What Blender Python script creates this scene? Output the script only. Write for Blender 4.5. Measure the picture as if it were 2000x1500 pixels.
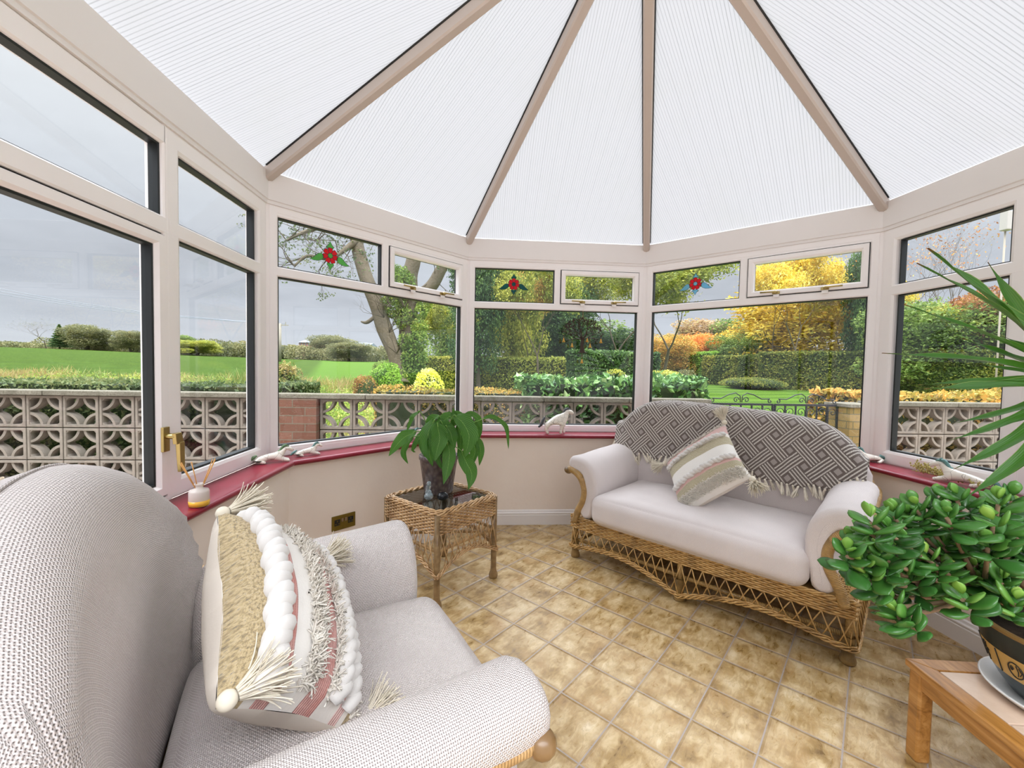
import bpy, bmesh, math, random
import numpy as np
from mathutils import Vector, Matrix, noise
random.seed(7); rng = np.random.default_rng(7)
scene = bpy.context.scene
for o in list(bpy.data.objects): bpy.data.objects.remove(o)
COL = scene.collection
PI = math.pi; S2 = math.sqrt(.5)

# ------------------------------------------------------------------ camera
F_PX = 824.0
cam = bpy.data.cameras.new('camera'); cam_o = bpy.data.objects.new('camera', cam); COL.objects.link(cam_o)
cam.sensor_fit = 'HORIZONTAL'; cam.sensor_width = 36.0; cam.lens = 36.0*F_PX/2000.0
cam.clip_start = .02; cam.clip_end = 500
yaw, pitch, roll = -.0749, -.0377, .019
CAM = Vector((.116, -3.4666, 1.25))
Fv = Vector((-math.sin(yaw)*math.cos(pitch), math.cos(yaw)*math.cos(pitch), math.sin(pitch)))
R0 = Vector((math.cos(yaw), math.sin(yaw), 0)); U0 = R0.cross(Fv)
Rv = R0*math.cos(roll)+U0*math.sin(roll); Uv = -R0*math.sin(roll)+U0*math.cos(roll)
M3 = Matrix((Rv, Uv, -Fv)).transposed()
cam_o.matrix_world = Matrix.Translation(CAM) @ M3.to_4x4()
scene.camera = cam_o

# ------------------------------------------------------------------ view, world
vs = scene.view_settings
scene.display_settings.display_device = 'sRGB'
vs.view_transform = 'Standard'; vs.look = 'None'; vs.gamma = 1.0; vs.exposure = 1.15; vs.use_curve_mapping = False

def lin(h):
    h = h.lstrip('#'); r = []
    for i in (0, 2, 4):
        v = int(h[i:i+2], 16)/255.; r.append(v/12.92 if v <= .04045 else ((v+.055)/1.055)**2.4)
    return (r[0], r[1], r[2], 1.0)

class NT:
    """short-hand for building node trees"""
    def __init__(s, nt): s.nt = nt; nt.nodes.clear()
    def n(s, typ, **kw):
        nd = s.nt.nodes.new(typ)
        for k, v in kw.items():
            if hasattr(nd, k) and k not in nd.inputs: setattr(nd, k, v)
        return nd
    def set(s, nd, key, v):
        if v is None: return
        sk = nd.inputs[key]
        if isinstance(v, bpy.types.NodeSocket): s.nt.links.new(v, sk)
        else: sk.default_value = v
    def m(s, op, a, b=None, c=None, clamp=False):
        nd = s.nt.nodes.new('ShaderNodeMath'); nd.operation = op; nd.use_clamp = clamp
        s.set(nd, 0, a)
        if b is not None: s.set(nd, 1, b)
        if c is not None: s.set(nd, 2, c)
        return nd.outputs[0]
    def vm(s, op, a, b=None, scale=None):
        nd = s.nt.nodes.new('ShaderNodeVectorMath'); nd.operation = op; s.set(nd, 0, a)
        if b is not None: s.set(nd, 1, b)
        if scale is not None: s.set(nd, 'Scale', scale)
        return nd.outputs['Value'] if op in ('DOT_PRODUCT', 'LENGTH') else nd.outputs[0]
    def mix(s, f, a, b):
        nd = s.nt.nodes.new('ShaderNodeMix'); nd.data_type = 'RGBA'
        s.set(nd, 0, f); s.set(nd, 6, a); s.set(nd, 7, b); return nd.outputs[2]
    def noise(s, vec, scale, detail=3, rough=.55, out='Fac', dist=0):
        nd = s.nt.nodes.new('ShaderNodeTexNoise'); nd.inputs['Scale'].default_value = scale
        nd.inputs['Detail'].default_value = detail; nd.inputs['Roughness'].default_value = rough
        nd.inputs['Distortion'].default_value = dist
        if vec is not None: s.set(nd, 'Vector', vec)
        return nd.outputs[out]
    def vor(s, vec, scale, feature='F1', out='Distance', rand=1):
        nd = s.nt.nodes.new('ShaderNodeTexVoronoi'); nd.feature = feature
        nd.inputs['Scale'].default_value = scale; nd.inputs['Randomness'].default_value = rand
        if vec is not None: s.set(nd, 'Vector', vec)
        return nd.outputs[out]
    def ramp(s, f, stops, interp='LINEAR'):
        nd = s.nt.nodes.new('ShaderNodeValToRGB'); s.set(nd, 0, f); cr = nd.color_ramp; cr.interpolation = interp
        while len(cr.elements) > 1: cr.elements.remove(cr.elements[-1])
        cr.elements[0].position = stops[0][0]; cr.elements[0].color = lin(stops[0][1]) if isinstance(stops[0][1], str) else stops[0][1]
        for p, c in stops[1:]:
            e = cr.elements.new(p); e.color = lin(c) if isinstance(c, str) else c
        return nd.outputs[0]
    def mr(s, f, a, b, c=0., d=1., clamp=True):
        nd = s.nt.nodes.new('ShaderNodeMapRange'); nd.clamp = clamp
        for i, v in enumerate((f, a, b, c, d)): s.set(nd, i, v)
        return nd.outputs[0]
    def coord(s, which='Object'): return s.nt.nodes.new('ShaderNodeTexCoord').outputs[which]
    def sep(s, v):
        nd = s.nt.nodes.new('ShaderNodeSeparateXYZ'); s.set(nd, 0, v); return nd.outputs[0], nd.outputs[1], nd.outputs[2]
    def comb(s, x, y, z=0.):
        nd = s.nt.nodes.new('ShaderNodeCombineXYZ')
        for i, v in enumerate((x, y, z)): s.set(nd, i, v)
        return nd.outputs[0]
    def bump(s, h, strength=.3, dist=.002, normal=None):
        nd = s.nt.nodes.new('ShaderNodeBump'); nd.inputs['Strength'].default_value = strength
        nd.inputs['Distance'].default_value = dist; s.set(nd, 'Height', h)
        if normal is not None: s.set(nd, 'Normal', normal)
        return nd.outputs[0]

W = bpy.data.worlds.new('overcast_sky'); scene.world = W; W.use_nodes = True
t = NT(W.node_tree)
gen = t.coord('Generated'); gx, gy, gz = t.sep(gen)
# cloud layer stretched towards the horizon
den = t.m('ADD', t.m('MAXIMUM', gz, 0.), .12)
cl = t.comb(t.m('DIVIDE', gx, den), t.m('DIVIDE', gy, den), 0.)
n1 = t.noise(cl, .55, 5, .5, dist=.3)
n2 = t.noise(cl, 2.2, 4, .55)
base = t.ramp(gz, [(0., '#dfe2e8'), (.06, '#ced3dc'), (.14, '#c3c8d2'), (.24, '#c9ced7'), (.42, '#e4e7ec'), (.6, '#e6ebf4'), (1., '#e6ebf4')])
cv = t.m('ADD', t.mr(n1, .3, .7, -.13, .13), t.mr(n2, .3, .7, -.05, .05))
cl_on = t.mr(gz, -.02, .12)
f = t.m('ADD', 1., t.m('MULTIPLY', cv, cl_on))
boost = t.mr(gz, .5, .66, 0., 1.)  # sky above the windows' view brightened to light the room
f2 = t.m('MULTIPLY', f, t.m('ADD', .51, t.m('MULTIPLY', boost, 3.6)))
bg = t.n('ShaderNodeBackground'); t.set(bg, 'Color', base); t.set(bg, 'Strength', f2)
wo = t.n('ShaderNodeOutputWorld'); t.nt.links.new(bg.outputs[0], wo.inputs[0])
# weak, very soft sun behind the cloud
sun = bpy.data.lights.new('sun', 'SUN'); sun.energy = .5; sun.angle = math.radians(35); sun.color = (1, .97, .92)
sun_o = bpy.data.objects.new('sun', sun); COL.objects.link(sun_o)
sun_o.rotation_euler = (math.radians(38), 0, math.radians(-30))

# ------------------------------------------------------------------ mesh helpers
class MB:
    """collects vertices / faces / uvs of ONE mesh"""
    def __init__(s): s.v = []; s.f = []; s.uv = []; s.mi = []; s.sm = []
    def add(s, vs_, fs, uvs=None, mi=0, smooth=True):
        b = len(s.v); s.v.extend([tuple(p) for p in vs_])
        for k, f in enumerate(fs):
            s.f.append(tuple(b+i for i in f)); s.mi.append(mi); s.sm.append(smooth)
            if uvs is not None: s.uv.append(uvs[k])
            else: s.uv.append(None)
        return s
    def box(s, c, d, mi=0, rot=None):
        x, y, z = d[0]/2, d[1]/2, d[2]/2
        P = [Vector((sx*x, sy*y, sz*z)) for sx in (-1, 1) for sy in (-1, 1) for sz in (-1, 1)]
        if rot is not None: P = [rot @ p for p in P]
        P = [p+Vector(c) for p in P]
        return s.add(P, [(0, 1, 3, 2), (4, 6, 7, 5), (0, 4, 5, 1), (2, 3, 7, 6), (0, 2, 6, 4), (1, 5, 7, 3)], mi=mi, smooth=False)
    def hexa(s, P, mi=0):   # bottom 4 (ccw) then top 4
        return s.add(P, [(3, 2, 1, 0), (4, 5, 6, 7), (0, 1, 5, 4), (1, 2, 6, 5), (2, 3, 7, 6), (3, 0, 4, 7)], mi=mi, smooth=False)
    def grid(s, P, nu, nv, cu=False, cv=False, uv=None, mi=0, flip=False, smooth=True):
        """P: list nu*nv (u-major). cu/cv closed in u / v."""
        fs = []; us = []
        for i in range(nu if cu else nu-1):
            for j in range(nv if cv else nv-1):
                a = (i, j); b = ((i+1), j); c = (i+1, j+1); d = (i, j+1)
                q = [a, b, c, d]
                if flip: q = q[::-1]
                fs.append(tuple((x % nu)*nv+(y % nv) for x, y in q))
                us.append([uv(x, y) for x, y in q] if uv else None)
        b = len(s.v); s.v.extend([tuple(p) for p in P])
        for f, u in zip(fs, us): s.f.append(tuple(b+i for i in f)); s.mi.append(mi); s.sm.append(smooth); s.uv.append(u)
        return s
    def tube(s, pts, r, n=8, cap=True, closed=False, mi=0, up=None, uvs=1.0):
        pts = [Vector(p) for p in pts]; m = len(pts)
        rr = r if hasattr(r, '__len__') else [r]*m
        T = []
        for i in range(m):
            if closed: d = pts[(i+1) % m]-pts[i-1]
            else: d = pts[min(i+1, m-1)]-pts[max(i-1, 0)]
            T.append(d.normalized() if d.length > 1e-9 else Vector((0, 0, 1)))
        u = Vector(up) if up is not None else (Vector((0, 0, 1)) if abs(T[0].z) < .9 else Vector((1, 0, 0)))
        u = (u-T[0]*u.dot(T[0])).normalized(); P = []; L = [0.]
        for i in range(m):
            u = u-T[i]*u.dot(T[i])
            u = u.normalized() if u.length > 1e-6 else T[i].orthogonal().normalized()
            w = T[i].cross(u)
            for k in range(n):
                a = 2*PI*k/n; P.append(pts[i]+(u*math.cos(a)+w*math.sin(a))*rr[i])
            if i: L.append(L[-1]+(pts[i]-pts[i-1]).length)
        L.append(L[-1]+.01)
        rm = sum(rr)/m
        s.grid(P, m, n, cu=closed, cv=True, mi=mi, uv=lambda i, j: (L[min(i, m)]*uvs, j/n*2*PI*rm*uvs), flip=True)
        if cap and not closed:
            b = len(s.v)-m*n
            s.f.append(tuple(b+k for k in range(n))); s.mi.append(mi); s.sm.append(False); s.uv.append(None)
            s.f.append(tuple(b+(m-1)*n+k for k in range(n))[::-1]); s.mi.append(mi); s.sm.append(False); s.uv.append(None)
        return s
    def lathe(s, prof, n=32, c=(0, 0, 0), mi=0, fn=None):
        P = []
        for (r, z) in prof:
            for k in range(n):
                a = 2*PI*k/n; rr = r
                if fn: rr = fn(r, z, a)
                P.append((c[0]+rr*math.cos(a), c[1]+rr*math.sin(a), c[2]+z))
        L = [0.]
        for i in range(1, len(prof)): L.append(L[-1]+math.hypot(prof[i][0]-prof[i-1][0], prof[i][1]-prof[i-1][1]))
        s.grid(P, len(prof), n, cv=True, mi=mi, flip=True, uv=lambda i, j: (j/n, L[i]))
        return s
    def ell(s, c, r, nu=12, nv=8, rot=None, mi=0, fn=None):
        P = []
        for i in range(nv+1):
            th = PI*i/nv
            for j in range(nu):
                a = 2*PI*j/nu
                p = Vector((r[0]*math.sin(th)*math.cos(a), r[1]*math.sin(th)*math.sin(a), -r[2]*math.cos(th)))
                if fn: p = fn(p)
                if rot is not None: p = rot @ p
                P.append(p+Vector(c))
        return s.grid(P, nv+1, nu, cv=True, mi=mi, flip=True)
    def ring(s, prof, rect, place, mi=0):
        """picture-frame ring. prof [(inset,o)], rect (t0,z0,t1,z1); place(t,o,z)->xyz"""
        t0, z0, t1, z1 = rect; P = []
        for (i, o) in prof:
            for (a, b) in ((t0+i, z0+i), (t1-i, z0+i), (t1-i, z1-i), (t0+i, z1-i)): P.append(place(a, o, b))
        return s.grid(P, len(prof), 4, cu=True, cv=True, mi=mi, smooth=False)
    def mesh(s, name):
        me = bpy.data.meshes.new(name); me.from_pydata(s.v, [], s.f)
        me.polygons.foreach_set('material_index', s.mi); me.polygons.foreach_set('use_smooth', s.sm)
        if any(u is not None for u in s.uv):
            uvl = me.uv_layers.new(name='UVMap'); arr = np.zeros((len(me.loops), 2), 'f'); k = 0
            for f, u in zip(s.f, s.uv):
                if u is not None:
                    for j in range(len(f)): arr[k+j] = u[j]
                k += len(f)
            uvl.data.foreach_set('uv', arr.ravel())
        me.update(); return me
    def build(s, name, mats, parent=None, fixn=True, bevel=0, boxuv=False):
        me = s.mesh(name)
        if fixn:
            bm = bmesh.new(); bm.from_mesh(me); bmesh.ops.recalc_face_normals(bm, faces=bm.faces); bm.to_mesh(me); bm.free()
        return link(name, me, mats, parent, bevel)

def link(name, me, mats, parent=None, bevel=0):
    o = bpy.data.objects.new(name, me)
    for m in (mats if isinstance(mats, (list, tuple)) else [mats]): me.materials.append(m)
    COL.objects.link(o)
    if parent is not None: o.parent = parent
    if bevel:
        b = o.modifiers.new('bevel', 'BEVEL'); b.width = bevel; b.segments = 2; b.limit_method = 'ANGLE'; b.angle_limit = .6
    return o
def tag(o, label=None, cat=None, group=None, kind=None):
    if label: o['label'] = label
    if cat: o['category'] = cat
    if group: o['group'] = group
    if kind: o['kind'] = kind
    return o
def struct(o): o['kind'] = 'structure'; return o
def empty(name, loc=(0, 0, 0), rz=0, parent=None):
    o = bpy.data.objects.new(name, None); COL.objects.link(o); o.location = loc; o.rotation_euler = (0, 0, rz); o.empty_display_size = .05
    if parent is not None: o.parent = parent
    return o
def kids(o): return [c for c in bpy.data.objects if c.parent == o]
def copy_tree(o, parent=None):
    c = o.copy(); COL.objects.link(c)
    if parent is not None: c.parent = parent
    for ch in kids(o): copy_tree(ch, c)
    return c
def fast_mesh(name, V, F, mat_idx=None, uv=None, smooth=False, col=None):
    """numpy arrays; F is (n,4) or (n,3)"""
    me = bpy.data.meshes.new(name); n = len(F); k = F.shape[1]
    me.vertices.add(len(V)); me.vertices.foreach_set('co', np.ascontiguousarray(V, 'f').ravel())
    me.loops.add(n*k); me.loops.foreach_set('vertex_index', np.ascontiguousarray(F, 'i').ravel())
    me.polygons.add(n); me.polygons.foreach_set('loop_start', np.arange(0, n*k, k, dtype='i'))
    if mat_idx is not None: me.polygons.foreach_set('material_index', np.ascontiguousarray(mat_idx, 'i'))
    me.polygons.foreach_set('use_smooth', np.full(n, smooth))
    me.update(calc_edges=True)
    if col is not None:
        ca = me.color_attributes.new('var', 'FLOAT_COLOR', 'POINT'); c4 = np.zeros((len(V), 4), 'f'); c4[:, 0] = col; c4[:, 3] = 1
        ca.data.foreach_set('color', c4.ravel())
    return me
def smooth_path(pts, n=8, closed=False):
    """catmull-rom through pts"""
    P = [Vector(p) for p in pts]; out = []; m = len(P)
    for i in range(m if closed else m-1):
        if closed: a, b, c, d = P[i-1], P[i], P[(i+1) % m], P[(i+2) % m]
        else: a, b, c, d = P[max(i-1, 0)], P[i], P[i+1], P[min(i+2, m-1)]
        for k in range(n):
            t_ = k/n; t2 = t_*t_; t3 = t2*t_
            out.append(.5*((2*b)+(c-a)*t_+(2*a-5*b+4*c-d)*t2+(3*b-a-3*c+d)*t3))
    if not closed: out.append(P[-1])
    return out
def lerp(a, b, f): return a+(b-a)*f
def sstep(a, b, x):
    x = min(1, max(0, (x-a)/(b-a))); return x*x*(3-2*x)
def unproject(u, v, depth):
    """point seen at pixel (u,v) at a distance measured along the view axis; used only to write down real positions"""
    return CAM+(Fv+Rv*((u-1000)/F_PX)-Uv*((v-750)/F_PX))*depth
def on_z(u, v, z):
    d = Fv+Rv*((u-1000)/F_PX)-Uv*((v-750)/F_PX); return CAM+d*((z-CAM.z)/d.z)

# ------------------------------------------------------------------ materials
def new_mat(name):
    m = bpy.data.materials.new(name); m.use_nodes = True; return m, NT(m.node_tree)
def out(t, shader, disp=None):
    o = t.n('ShaderNodeOutputMaterial'); t.nt.links.new(shader, o.inputs[0]); return o
def pbsdf(t, color, rough=.6, normal=None, metallic=0., spec=.5, sss=0, coat=0, trans=0, sheen=0, alpha=None):
    b = t.n('ShaderNodeBsdfPrincipled'); t.set(b, 'Base Color', color); t.set(b, 'Roughness', rough); t.set(b, 'Metallic', metallic)
    t.set(b, 'Specular IOR Level', spec)
    if normal is not None: t.set(b, 'Normal', normal)
    if coat: t.set(b, 'Coat Weight', coat); t.set(b, 'Coat Roughness', .08)
    if trans: t.set(b, 'Transmission Weight', trans)
    if sheen: t.set(b, 'Sheen Weight', sheen); t.set(b, 'Sheen Roughness', .6)
    return b.outputs[0]
def simple(name, hexc, rough=.6, metallic=0., spec=.5, nscale=0, namp=.0, bscale=0, bstr=.2, bdist=.001, coat=0, sheen=0):
    m, t = new_mat(name); c = lin(hexc); co = t.coord('Object')
    col = c
    if nscale:
        nz = t.noise(co, nscale, 4, .6)
        a = tuple(min(1, x*(1+namp)) for x in c[:3])+(1,); b = tuple(x*(1-namp) for x in c[:3])+(1,)
        col = t.mix(nz, b, a)
    nrm = None
    if bscale: nrm = t.bump(t.noise(co, bscale, 4, .6), bstr, bdist)
    out(t, pbsdf(t, col, rough, nrm, metallic, spec, coat=coat, sheen=sheen)); return m
M = {}
M['upvc'] = simple('white_upvc', '#f7f1ef', .28, nscale=6, namp=.02)
M['beam'] = simple('white_beam', '#ebe5e2', .45, nscale=3, namp=.03)
M['gasket'] = simple('black_gasket', '#15191b', .45)
M['wall'] = None
m, t = new_mat('textured_cream_wall'); co = t.coord('Object')
nz = t.noise(co, 1.3, 4, .6); fine = t.noise(co, 70, 5, .7)
col = t.mix(t.mr(nz, .3, .7), lin('#efdfd2'), lin('#f7ece1'))
out(t, pbsdf(t, col, .85, t.bump(t.m('ADD', fine, t.vor(co, 38, 'SMOOTH_F1')), .35, .0015))); M['wall'] = m
M['baseboard'] = simple('white_skirting_paint', '#ece7e4', .35, nscale=5, namp=.02)
m, t = new_mat('red_sill_paint'); co = t.coord('Object')
col = t.mix(t.mr(t.noise(co, 4, 5, .6), .35, .75), lin('#7e1527'), lin('#93233a'))
out(t, pbsdf(t, col, .3, t.bump(t.noise(co, 30, 3), .05, .002))); M['sill'] = m
M['brass'] = simple('antique_brass', '#b39f68', .28, metallic=1., nscale=20, namp=.15)
M['steel'] = simple('satin_steel', '#8f8c86', .3, metallic=1.)
# glass: clear pane, reflects a little more at grazing angles
m, t = new_mat('window_glass')
geo = t.n('ShaderNodeNewGeometry'); cs = t.m('ABSOLUTE', t.vm('DOT_PRODUCT', geo.outputs['Normal'], geo.outputs['Incoming']))
frs = t.m('ADD', .03, t.m('MULTIPLY', .9, t.m('POWER', t.m('SUBTRACT', 1., cs, clamp=True), 5.)))
tr = t.n('ShaderNodeBsdfTransparent'); t.set(tr, 'Color', (.965, .975, .975, 1)); gl = t.n('ShaderNodeBsdfGlossy'); t.set(gl, 'Roughness', .0)
mx = t.n('ShaderNodeMixShader'); t.set(mx, 0, frs); t.nt.links.new(tr.outputs[0], mx.inputs[1]); t.nt.links.new(gl.outputs[0], mx.inputs[2])
out(t, mx.outputs[0]); M['glass'] = m
# floor: square tiles laid on the diagonal
m, t = new_mat('stone_effect_tiles'); co = t.coord('Object'); x, y, z = t.sep(co)
TS = .21
u = t.m('DIVIDE', t.m('ADD', t.m('MULTIPLY', t.m('ADD', x, y), S2), .397), TS)
v = t.m('DIVIDE', t.m('SUBTRACT', t.m('MULTIPLY', t.m('SUBTRACT', x, y), S2), 1.869), TS)
fu, fv = t.m('FRACT', u), t.m('FRACT', v); iu, iv = t.m('FLOOR', u), t.m('FLOOR', v)
edge = t.m('MINIMUM', t.m('MINIMUM', fu, t.m('SUBTRACT', 1., fu)), t.m('MINIMUM', fv, t.m('SUBTRACT', 1., fv)))
idv = t.comb(iu, iv, 0.)
wn = t.n('ShaderNodeTexWhiteNoise'); wn.noise_dimensions = '3D'; t.set(wn, 'Vector', idv)
off = t.vm('SCALE', wn.outputs['Color'], scale=9.)
tc = t.vm('ADD', t.comb(fu, fv, 0.), off)
st = t.n('ShaderNodeMapping'); t.set(st, 'Vector', tc); st.inputs['Scale'].default_value = (.7, 1.9, 1.); st.inputs['Rotation'].default_value = (0, 0, .5)
n_big = t.noise(tc, 2.2, 3, .55); n_str = t.noise(st.outputs[0], 4.2, 6, .62, dist=.9); n_f = t.noise(tc, 30, 4, .7)
colr = t.ramp(t.m('ADD', t.m('MULTIPLY', n_big, .62), t.m('MULTIPLY', n_str, .38)), [(.33, '#755a33'), (.43, '#a18350'), (.51, '#bba073'), (.6, '#ceb78d'), (.7, '#decdad')])
colr = t.mix(t.mr(t.noise(tc, 1.7, 3), .5, .72, 0, .5), colr, lin('#a9834f'))
colr = t.mix(t.mr(t.m('ABSOLUTE', t.m('SUBTRACT', n_str, .5)), .0, .025, .38, 0.), colr, lin('#8d7350'))
ev = t.noise(tc, 7, 3)
colr = t.mix(t.mr(t.m('ADD', edge, t.m('MULTIPLY', ev, .1)), .04, .17, .6, 0.), colr, lin('#a08460'))
grout = t.mr(edge, .009, .015, 1., 0.)
colr = t.mix(grout, colr, lin('#a1958c'))
hgt = t.m('SUBTRACT', t.m('ADD', t.m('MULTIPLY', n_str, .7), t.m('MULTIPLY', n_f, .2)), t.m('MULTIPLY', t.mr(edge, .01, .05, 1., 0.), 1.5))
out(t, pbsdf(t, colr, t.mr(n_str, .3, .7, .24, .42), t.bump(hgt, .7, .003), spec=.5)); M['floor'] = m
# twin-wall polycarbonate: translucent sheet with webs at a regular pitch (uv.x runs along the eaves, metres)
m, t = new_mat('polycarbonate_sheet'); uvn = t.coord('UV'); ux, uy, _ = t.sep(uvn)
web = t.m('ABSOLUTE', t.m('SUBTRACT', t.m('FRACT', t.m('DIVIDE', ux, .0155)), .5))
webl = t.mr(web, .0, .17, 1., 0.)
big = t.m('ABSOLUTE', t.m('SUBTRACT', t.m('FRACT', t.m('DIVIDE', ux, .0775)), .5)); bigl = t.mr(big, 0., .05, .25, 0.)
dirt = t.noise(uvn, 2.2, 5, .6); speck = t.vor(uvn, 9, 'F1')
cc = t.mix(t.m('MULTIPLY', t.m('ADD', webl, bigl), .42), (.223, .218, .213, 1), (.05, .05, .048, 1))
cc = t.mix(t.mr(dirt, .52, .8, 0., .22), cc, (.19, .19, .165, 1))
cc = t.mix(t.mr(speck, .018, .03, .6, 0.), cc, (.13, .13, .11, 1))
tl = t.n('ShaderNodeBsdfTranslucent'); t.set(tl, 'Color', cc)
df = t.n('ShaderNodeBsdfPrincipled'); t.set(df, 'Base Color', (.6, .6, .6, 1)); t.set(df, 'Roughness', .35)
mx = t.n('ShaderNodeMixShader'); t.set(mx, 0, .2); t.nt.links.new(tl.outputs[0], mx.inputs[1]); t.nt.links.new(df.outputs[0], mx.inputs[2])
out(t, mx.outputs[0]); M['poly'] = m
m, t = new_mat('polycarbonate_top_skin'); tr = t.n('ShaderNodeBsdfTransparent'); t.set(tr, 'Color', (.93, .93, .93, 1)); out(t, tr.outputs[0]); M['polytop'] = m
M['rafter'] = simple('rafter_cladding', '#c4b8ae', .45)
M['plain'] = simple('plain_cream_paint', '#e9e2d6', .8)

# facets of the bay: start point, direction along the wall, inward normal, length
LEN = 1.491
FAC = {
 'left': ((-1.054, -1.054), (0, -1), (1, 0), 2.95),
 'front_left': ((-1.054, -1.054), (S2, S2), (S2, -S2), 1.491),
 'front': ((0, 0), (1, 0), (0, -1), 1.479),
 'front_right': ((1.479, 0), (S2, -S2), (-S2, -S2), 1.491),
 'right': ((2.533, -1.054), (0, -1), (-1, 0), 2.95)}
def plc(fname):
    P, d, n, L = FAC[fname]
    return lambda t_, o, z: (P[0]+d[0]*t_+n[0]*o, P[1]+d[1]*t_+n[1]*o, z)
def mit(fname):   # mitred ends: (start mitred?, end mitred?)
    return (True, fname not in ('left', 'right'))
def mbox(mb, fname, z0, z1, o0, o1, t0=None, t1=None, mi=0):
    pl = plc(fname); L = FAC[fname][3]; k = .41421
    def T(o, end):
        if not end: return t0 if t0 is not None else k*o
        if t1 is not None: return t1
        return L-(k*o if mit(fname)[1] else 0)
    P = []
    for z in (z0, z1):
        P += [pl(T(o0, 0), o0, z), pl(T(o0, 1), o0, z), pl(T(o1, 1), o1, z), pl(T(o1, 0), o1, z)]
    return mb.hexa(P, mi)
def mprof(mb, fname, prof, mi=0, smooth=True):
    """sweep a closed profile [(o,z)] along a facet with mitred ends"""
    pl = plc(fname); L = FAC[fname][3]; k = .41421; A = []; B = []
    for (o, z) in prof:
        A.append(pl(k*o, o, z)); B.append(pl(L-(k*o if mit(fname)[1] else 0), o, z))
    n = len(prof); fs = [(i, (i+1) % n, n+(i+1) % n, n+i) for i in range(n)]
    mb.add(A+B, fs, smooth=smooth); mb.add(A, [tuple(range(n))[::-1]], smooth=False); mb.add(B, [tuple(range(n))], smooth=False)
    return mb

# floor
mb = MB(); c = []
k_ = .41421
pts = [(-1.054-.0, -4.0), (2.533, -4.0), (2.533, -1.054), (1.479, 0), (0, 0), (-1.054, -1.054)]
mb.add([(x, y, 0) for x, y in pts]+[(x, y, -.12) for x, y in pts], [(0, 1, 2, 3, 4, 5), tuple(range(6, 12))[::-1]]+[(i, 6+i, 6+(i+1) % 6, (i+1) % 6) for i in range(6)], smooth=False)
struct(mb.build('floor', M['floor']))
# dwarf walls, sills, skirtings, beams
for fn in FAC:
    t0 = None
    ranges = [(None, None)]
    mb = MB()
    for a, b in ranges: mbox(mb, fn, 0 if fn != 'x' else 0, .695, .14, -.10, a, b)
    struct(mb.build('wall_'+fn, M['wall']))
    # skirting
    bp = [(.14, 0), (.158, 0), (.158, .078), (.154, .082), (.157, .088), (.157, .094), (.15, .1), (.147, .112), (.14, .118)]
    mb = MB()
    mprof(mb, fn, bp, smooth=False)
    struct(mb.build('baseboard_'+fn, M['baseboard']))
# red sill as one board per facet
sp = [(-.0, .697), (.16, .697), (.172, .700), (.179, .709), (.178, .718), (.171, .725), (.16, .7265), (-.0, .7265)]
for i, fn in enumerate(FAC):
    mb = MB()
    mprof(mb, fn, sp)
    struct(mb.build('trim_%d' % (i+1), M['sill']))
    mb = MB(); mprof(mb, fn, [(-.09, 2.118), (.006, 2.118), (.006, 2.135), (.012, 2.139), (.012, 2.286), (-.004, 2.297), (-.09, 2.297)], smooth=False)
    struct(mb.build('trim_%d' % (i+6), M['beam']))
# corner posts of the glazing
mb_i = 11
for (x, y), a in (((-1.054, -1.054), -67.5+45), ((0, 0), 22.5+45), ((1.479, 0), 0), ((2.533, -1.054), 0)):
    pass
for k, (fa, fb) in enumerate((('left', 'front_left'), ('front_left', 'front'), ('front', 'front_right'), ('front_right', 'right'))):
    mb = MB()
    P, d, n, L = FAC[fb]
    if fa == 'left': ta = (FAC['left'][1], 1)
    # wedge between two frames: quarter section drawn round the corner point
    C = Vector((P[0], P[1])); na = Vector(FAC[fa][2]); nb = Vector(FAC[fb][2])
    da = Vector(FAC[fa][1])*(1 if fa == 'left' else -1); db = Vector(FAC[fb][1])
    bis = (na+nb).normalized()
    q = [C+da*.014-na*.004, C+bis*(-.004/.924), C+db*.014-nb*.004, C+db*.014-nb*.075, C-bis*.09, C+da*.014-na*.075]
    mb.add([(p.x, p.y, .7265) for p in q]+[(p.x, p.y, 2.118) for p in q], [tuple(range(6))[::-1], tuple(range(6, 12))]+[(i, (i+1) % 6, 6+(i+1) % 6, 6+i) for i in range(6)], smooth=False)
    struct(mb.build('trim_%d' % (11+k), M['upvc']))

# ---- windows
OUTP = [(0, -.065), (0, -.002), (.004, 0), (.036, 0), (.044, -.006), (.046, -.02), (.046, -.065)]
SASH = [(0, -.045), (0, -.003), (.003, 0), (.026, 0), (.036, -.01), (.037, -.045)]
GASK = [(0, -.05), (0, -.014), (.0065, -.016), (.0065, -.05)]
def member(mb, pl, t0, t1, z0, z1, o0=-.065, o1=0, ch=.006):
    """bar with chamfered inner edges"""
    hor = (t1-t0) > (z1-z0)
    if hor: prof = [(z0, o0), (z0, o1-ch), (z0+ch, o1), (z1-ch, o1), (z1, o1-ch), (z1, o0)]; A = [pl(t0, o, z) for z, o in prof]; B = [pl(t1, o, z) for z, o in prof]
    else: prof = [(t0, o0), (t0, o1-ch), (t0+ch, o1), (t1-ch, o1), (t1, o1-ch), (t1, o0)]; A = [pl(q, o, z0) for q, o in prof]; B = [pl(q, o, z1) for q, o in prof]
    n = len(prof); mb.add(A+B, [(i, (i+1) % n, n+(i+1) % n, n+i) for i in range(n)]+[tuple(range(n))[::-1], tuple(range(n, 2*n))], smooth=False)
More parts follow.
